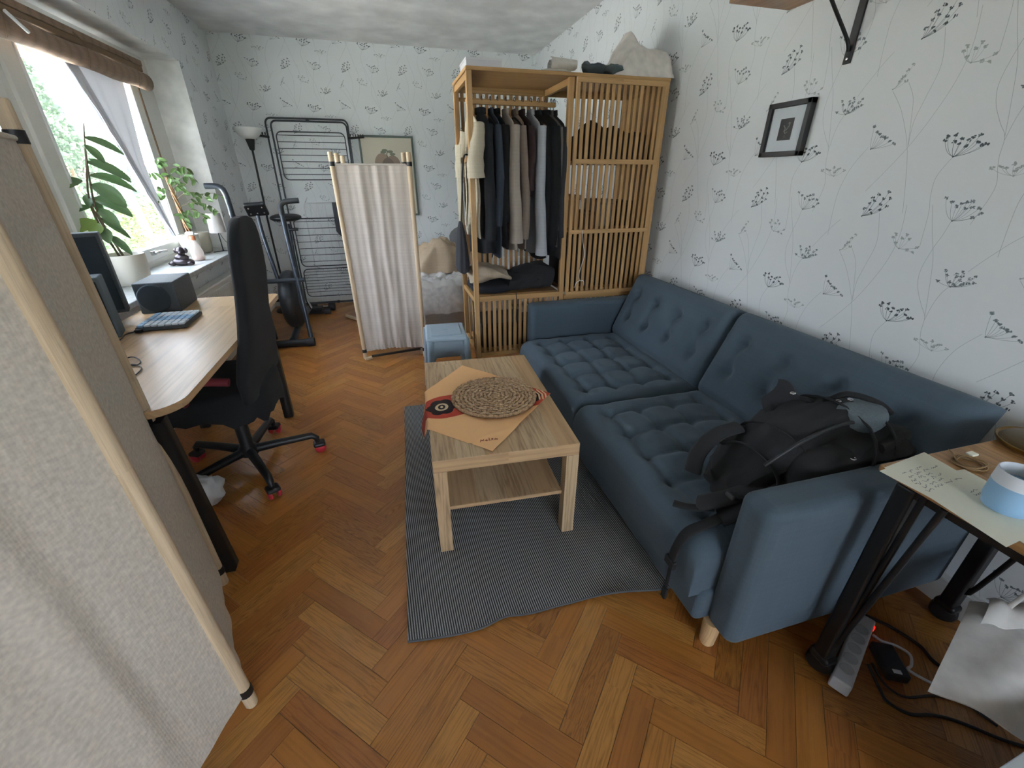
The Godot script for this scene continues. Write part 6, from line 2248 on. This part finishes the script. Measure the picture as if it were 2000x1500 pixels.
# ---------------------------------------------------------------- backpack on the sofa
func build_backpack() -> void:
	var t := thing("backpack", "black backpack slumped on the sofa against its near arm", "backpack", Vector3(1.15, 0.4, -0.85))
	var nz := noise(66, 0.055, 3)
	var rows: Array = []
	# stations along the bag from the straps (left) to its top (right): centre, half height, half depth
	var st := [[Vector3(0.93, 0.455, -0.865), 0.035, 0.06], [Vector3(0.98, 0.480, -0.870), 0.062, 0.095], [Vector3(1.05, 0.520, -0.875), 0.090, 0.125], [Vector3(1.13, 0.560, -0.870), 0.112, 0.140], [Vector3(1.22, 0.595, -0.850), 0.118, 0.145], [Vector3(1.31, 0.610, -0.825), 0.105, 0.135], [Vector3(1.385, 0.612, -0.800), 0.085, 0.115], [Vector3(1.44, 0.600, -0.785), 0.062, 0.09], [Vector3(1.475, 0.585, -0.775), 0.035, 0.055]]
	for i in st.size():
		var c: Vector3 = st[i][0]
		var ring := PackedVector3Array()
		for a in 37:
			var an := TAU * (a % 36) / 36
			var p := c + Vector3(0, sin(an) * st[i][1], cos(an) * st[i][2])
			var w := nz.get_noise_3dv(p * 260.0) * 0.045 + 0.012 * sin(an * 6 + i * 1.9)
			ring.append(p + (p - c).normalized() * w)
		rows.append(ring)
	var m := Mb.new()
	m.grid(rows, true); m.cap(rows[0], Vector3.LEFT); m.cap(rows[8], Vector3.RIGHT)
	part(t, "main_compartment", m, M.pack)
	# flap standing up at the left
	rows = []
	for j in 13:
		var f := j / 12.0
		var row := PackedVector3Array()
		for k in 13:
			var e := k / 12.0
			var p := Vector3(1.09, 0.60, -0.93).lerp(Vector3(1.21, 0.66, -0.84), e) + Vector3(0.075 * f - 0.02 * e * f, (0.155 - 0.12 * e) * f, -0.05 * f)
			p += Vector3(0.012 * sin(f * 7 + e * 5), 0.008 * sin(e * 9), 0.014 * sin(f * 9))
			row.append(p)
		rows.append(row)
	m = Mb.new()
	m.sheet(rows, 0.014, Vector3(-0.8, 0.3, 0.5))
	part(t, "flap", m, M.pack)
	# front pocket with folds, grey back panel, rolled top
	m = Mb.new()
	m.ball(Vector3(1.20, 0.575, -0.745), Vector3(0.155, 0.075, 0.055), 16, 26, nz, 0.035, Basis(Vector3.FORWARD, -0.30), 0.8)
	part(t, "front_pocket", m, M.pack)
	m = Mb.new()
	m.ball(Vector3(1.335, 0.690, -0.80), Vector3(0.095, 0.036, 0.062), 12, 22, nz, 0.014, Basis(Vector3.UP, 0.35) * Basis(Vector3.FORWARD, 0.12), 0.7)
	part(t, "grey_panel", m, M.pack_grey, "grey mesh panel")
	for q in 3:
		m = Mb.new()
		m.tube(smooth([Vector3(1.30 + q * 0.02, 0.640 - q * 0.024, -0.705 - q * 0.004), Vector3(1.39 + q * 0.01, 0.655 - q * 0.026, -0.715), Vector3(1.455 + q * 0.004, 0.640 - q * 0.026, -0.745), Vector3(1.475, 0.62 - q * 0.025, -0.80)], 5), 0.019, 9)
		part(t, "rolled_fold", m, M.pack)
	m = Mb.new()
	m.tube(smooth([Vector3(1.26, 0.705, -0.87), Vector3(1.33, 0.735, -0.86), Vector3(1.41, 0.715, -0.82), Vector3(1.445, 0.685, -0.79)], 5), 0.010, 8)
	part(t, "piping", m, M.pack_strap)
	for s in [[[1.02, 0.50, -0.79], [0.93, 0.485, -0.785], [0.86, 0.465, -0.80], [0.83, 0.435, -0.83]], [[1.05, 0.60, -0.96], [0.97, 0.58, -0.965], [0.90, 0.53, -0.95], [0.875, 0.47, -0.93]], [[1.10, 0.535, -0.745], [1.0, 0.505, -0.735], [0.91, 0.465, -0.745], [0.86, 0.425, -0.765]]]:
		var pts: Array = []
		for p in s: pts.append(Vector3(p[0], p[1], p[2]))
		m = Mb.new()
		m.tube(smooth(pts, 5), 0.030, 10, true, 0.4)
		part(t, "shoulder_strap", m, M.pack)
	m = Mb.new()
	m.tube(smooth([Vector3(0.87, 0.43, -0.765), Vector3(0.80, 0.425, -0.755), Vector3(0.745, 0.40, -0.76), Vector3(0.722, 0.33, -0.765), Vector3(0.718, 0.27, -0.765)], 6), 0.018, 8, true, 0.3)
	part(t, "hip_belt", m, M.pack_strap)
	m = Mb.new()
	m.tube(smooth([Vector3(0.718, 0.285, -0.765), Vector3(0.716, 0.22, -0.76), Vector3(0.712, 0.16, -0.757)], 4), 0.007, 6, true, 0.4)
	m.rbox(Vector3(0.712, 0.158, -0.757), Vector3(0.012, 0.045, 0.02), 0.004)
	m.rbox(Vector3(0.716, 0.285, -0.765), Vector3(0.016, 0.03, 0.045), 0.005)
	part(t, "webbing", m, M.pack_strap)
	m = Mb.new()
	m.tube(smooth([Vector3(0.86, 0.435, -0.80), Vector3(0.80, 0.430, -0.825), Vector3(0.765, 0.425, -0.86)], 4), 0.016, 8, true, 0.35)
	part(t, "webbing", m, M.pack_strap)
	for p in [Vector3(1.165, 0.735, -0.905), Vector3(1.275, 0.725, -0.84), Vector3(1.20, 0.625, -0.695), Vector3(1.315, 0.728, -0.835)]:
		m = Mb.new()
		var ring: Array = []
		for a in 13: ring.append(p + Vector3(cos(TAU * a / 12) * 0.008, 0.003, sin(TAU * a / 12) * 0.006))
		m.tube(ring, 0.0024, 6)
		part(t, "ring", m, M.chrome)
	for q in [[1.02, 0.09, 0.115], [1.10, 0.118, 0.145], [1.26, 0.122, 0.150], [1.345, 0.108, 0.135]]:
		m = Mb.new()
		var cy := 0.46 + (q[0] as float - 0.95) * 0.42 if q[0] < 1.2 else 0.603
		var pts: Array = []
		for k in 13:
			var an := lerpf(-0.5, 2.7, k / 12.0)
			pts.append(Vector3(q[0] + 0.010 * sin(an * 2), cy + sin(an) * (q[1] + 0.006), -0.865 + (q[0] as float - 1.0) * 0.12 + cos(an) * (q[2] + 0.008)))
		m.tube(pts, 0.013, 8, true, 0.28)
		part(t, "compression_strap", m, M.pack_strap)
	m = Mb.new()
	m.tube(smooth([Vector3(1.0, 0.575, -0.79), Vector3(1.10, 0.655, -0.775), Vector3(1.22, 0.70, -0.765), Vector3(1.34, 0.69, -0.755)], 6), 0.006, 7)
	part(t, "zipper", m, M.dark_plastic)
	m = Mb.new()
	m.rbox(Vector3(0.905, 0.490, -0.775), Vector3(0.05, 0.016, 0.035), 0.005, Basis(Vector3.FORWARD, 0.35))
	part(t, "buckle", m, M.dark_plastic)

# ---------------------------------------------------------------- on the right wall
func build_wall_things() -> void:
	var k := Ink.new(160, 192, Color.html("0e0e0f"))
	k.path([Vector2(50, 60), Vector2(72, 84), Vector2(66, 112), Vector2(92, 96), Vector2(112, 70), Vector2(118, 40)], 4.0, Color.html("8f8f8c"), 0.8)
	k.path([Vector2(66, 112), Vector2(84, 132), Vector2(104, 120)], 3.0, Color.html("a7a7a2"), 0.7)
	k.dot(108, 44, 10, Color.html("77756f"), 0.8); k.dot(56, 66, 8, Color.html("6d6b66"), 0.8); k.dot(84, 160, 14, Color.html("3c3a38"), 0.8)
	var t := thing("framed_photo", "small black-framed dark photo with white mat on the right wall", "picture", Vector3(1.71, 1.43, -1.742))
	var y0 := 1.430
	var y1 := 1.637
	var z0 := -1.849
	var z1 := -1.631
	var m := Mb.new()
	for r in [[z0, z1, y1 - 0.020, y1], [z0, z1, y0, y0 + 0.020], [z0, z0 + 0.020, y0, y1], [z1 - 0.020, z1, y0, y1]]:
		m.rbox(Vector3(1.7085, (r[2] + r[3]) / 2, (r[0] + r[1]) / 2), Vector3(0.028, r[3] - r[2], r[1] - r[0]), 0.002, Basis.IDENTITY, 1)
	part(t, "frame", m, M.black)
	m = Mb.new()
	m.box(Vector3(1.711, (y0 + y1) / 2, (z0 + z1) / 2), Vector3(0.006, 0.17, 0.18))
	part(t, "mat_board", m, hexmat("c9d0d4", 0.8))
	m = Mb.new()
	var x := 1.7075
	m.quad(Vector3(x, 1.493, -1.777), Vector3(x, 1.493, -1.706), Vector3(x, 1.575, -1.706), Vector3(x, 1.575, -1.777))
	part(t, "print", m, textured("ffffff", k.done(), Vector2(1, 1), 0.5))
	# shelf
	t = thing("wall_shelf", "wooden wall shelf on a black bracket at the top of the right wall", "shelf", Vector3(1.57, 1.974, -1.2))
	m = Mb.new()
	m.rbox(Vector3(1.572, 1.986, -1.18), Vector3(0.30, 0.024, 1.42), 0.003, Basis.IDENTITY, 1)
	part(t, "board", m, M.shelf_wood)
	for z in [-1.545, -0.65]:
		m = Mb.new()
		m.rbox(Vector3(1.719, 1.850, z), Vector3(0.008, 0.245, 0.030), 0.002, Basis.IDENTITY, 1)
		m.rbox(Vector3(1.60, 1.969, z), Vector3(0.24, 0.008, 0.030), 0.002, Basis.IDENTITY, 1)
		m.tube(smooth([Vector3(1.712, 1.765, z), Vector3(1.69, 1.80, z), Vector3(1.60, 1.88, z), Vector3(1.51, 1.962, z)], 5), 0.006, 8)
		var b := part(t, "bracket", m, M.black)
		m = Mb.new()
		m.ball(Vector3(1.714, 1.743, z), Vector3(0.003, 0.006, 0.006), 6, 10)
		part(b, "screw", m, M.chrome)
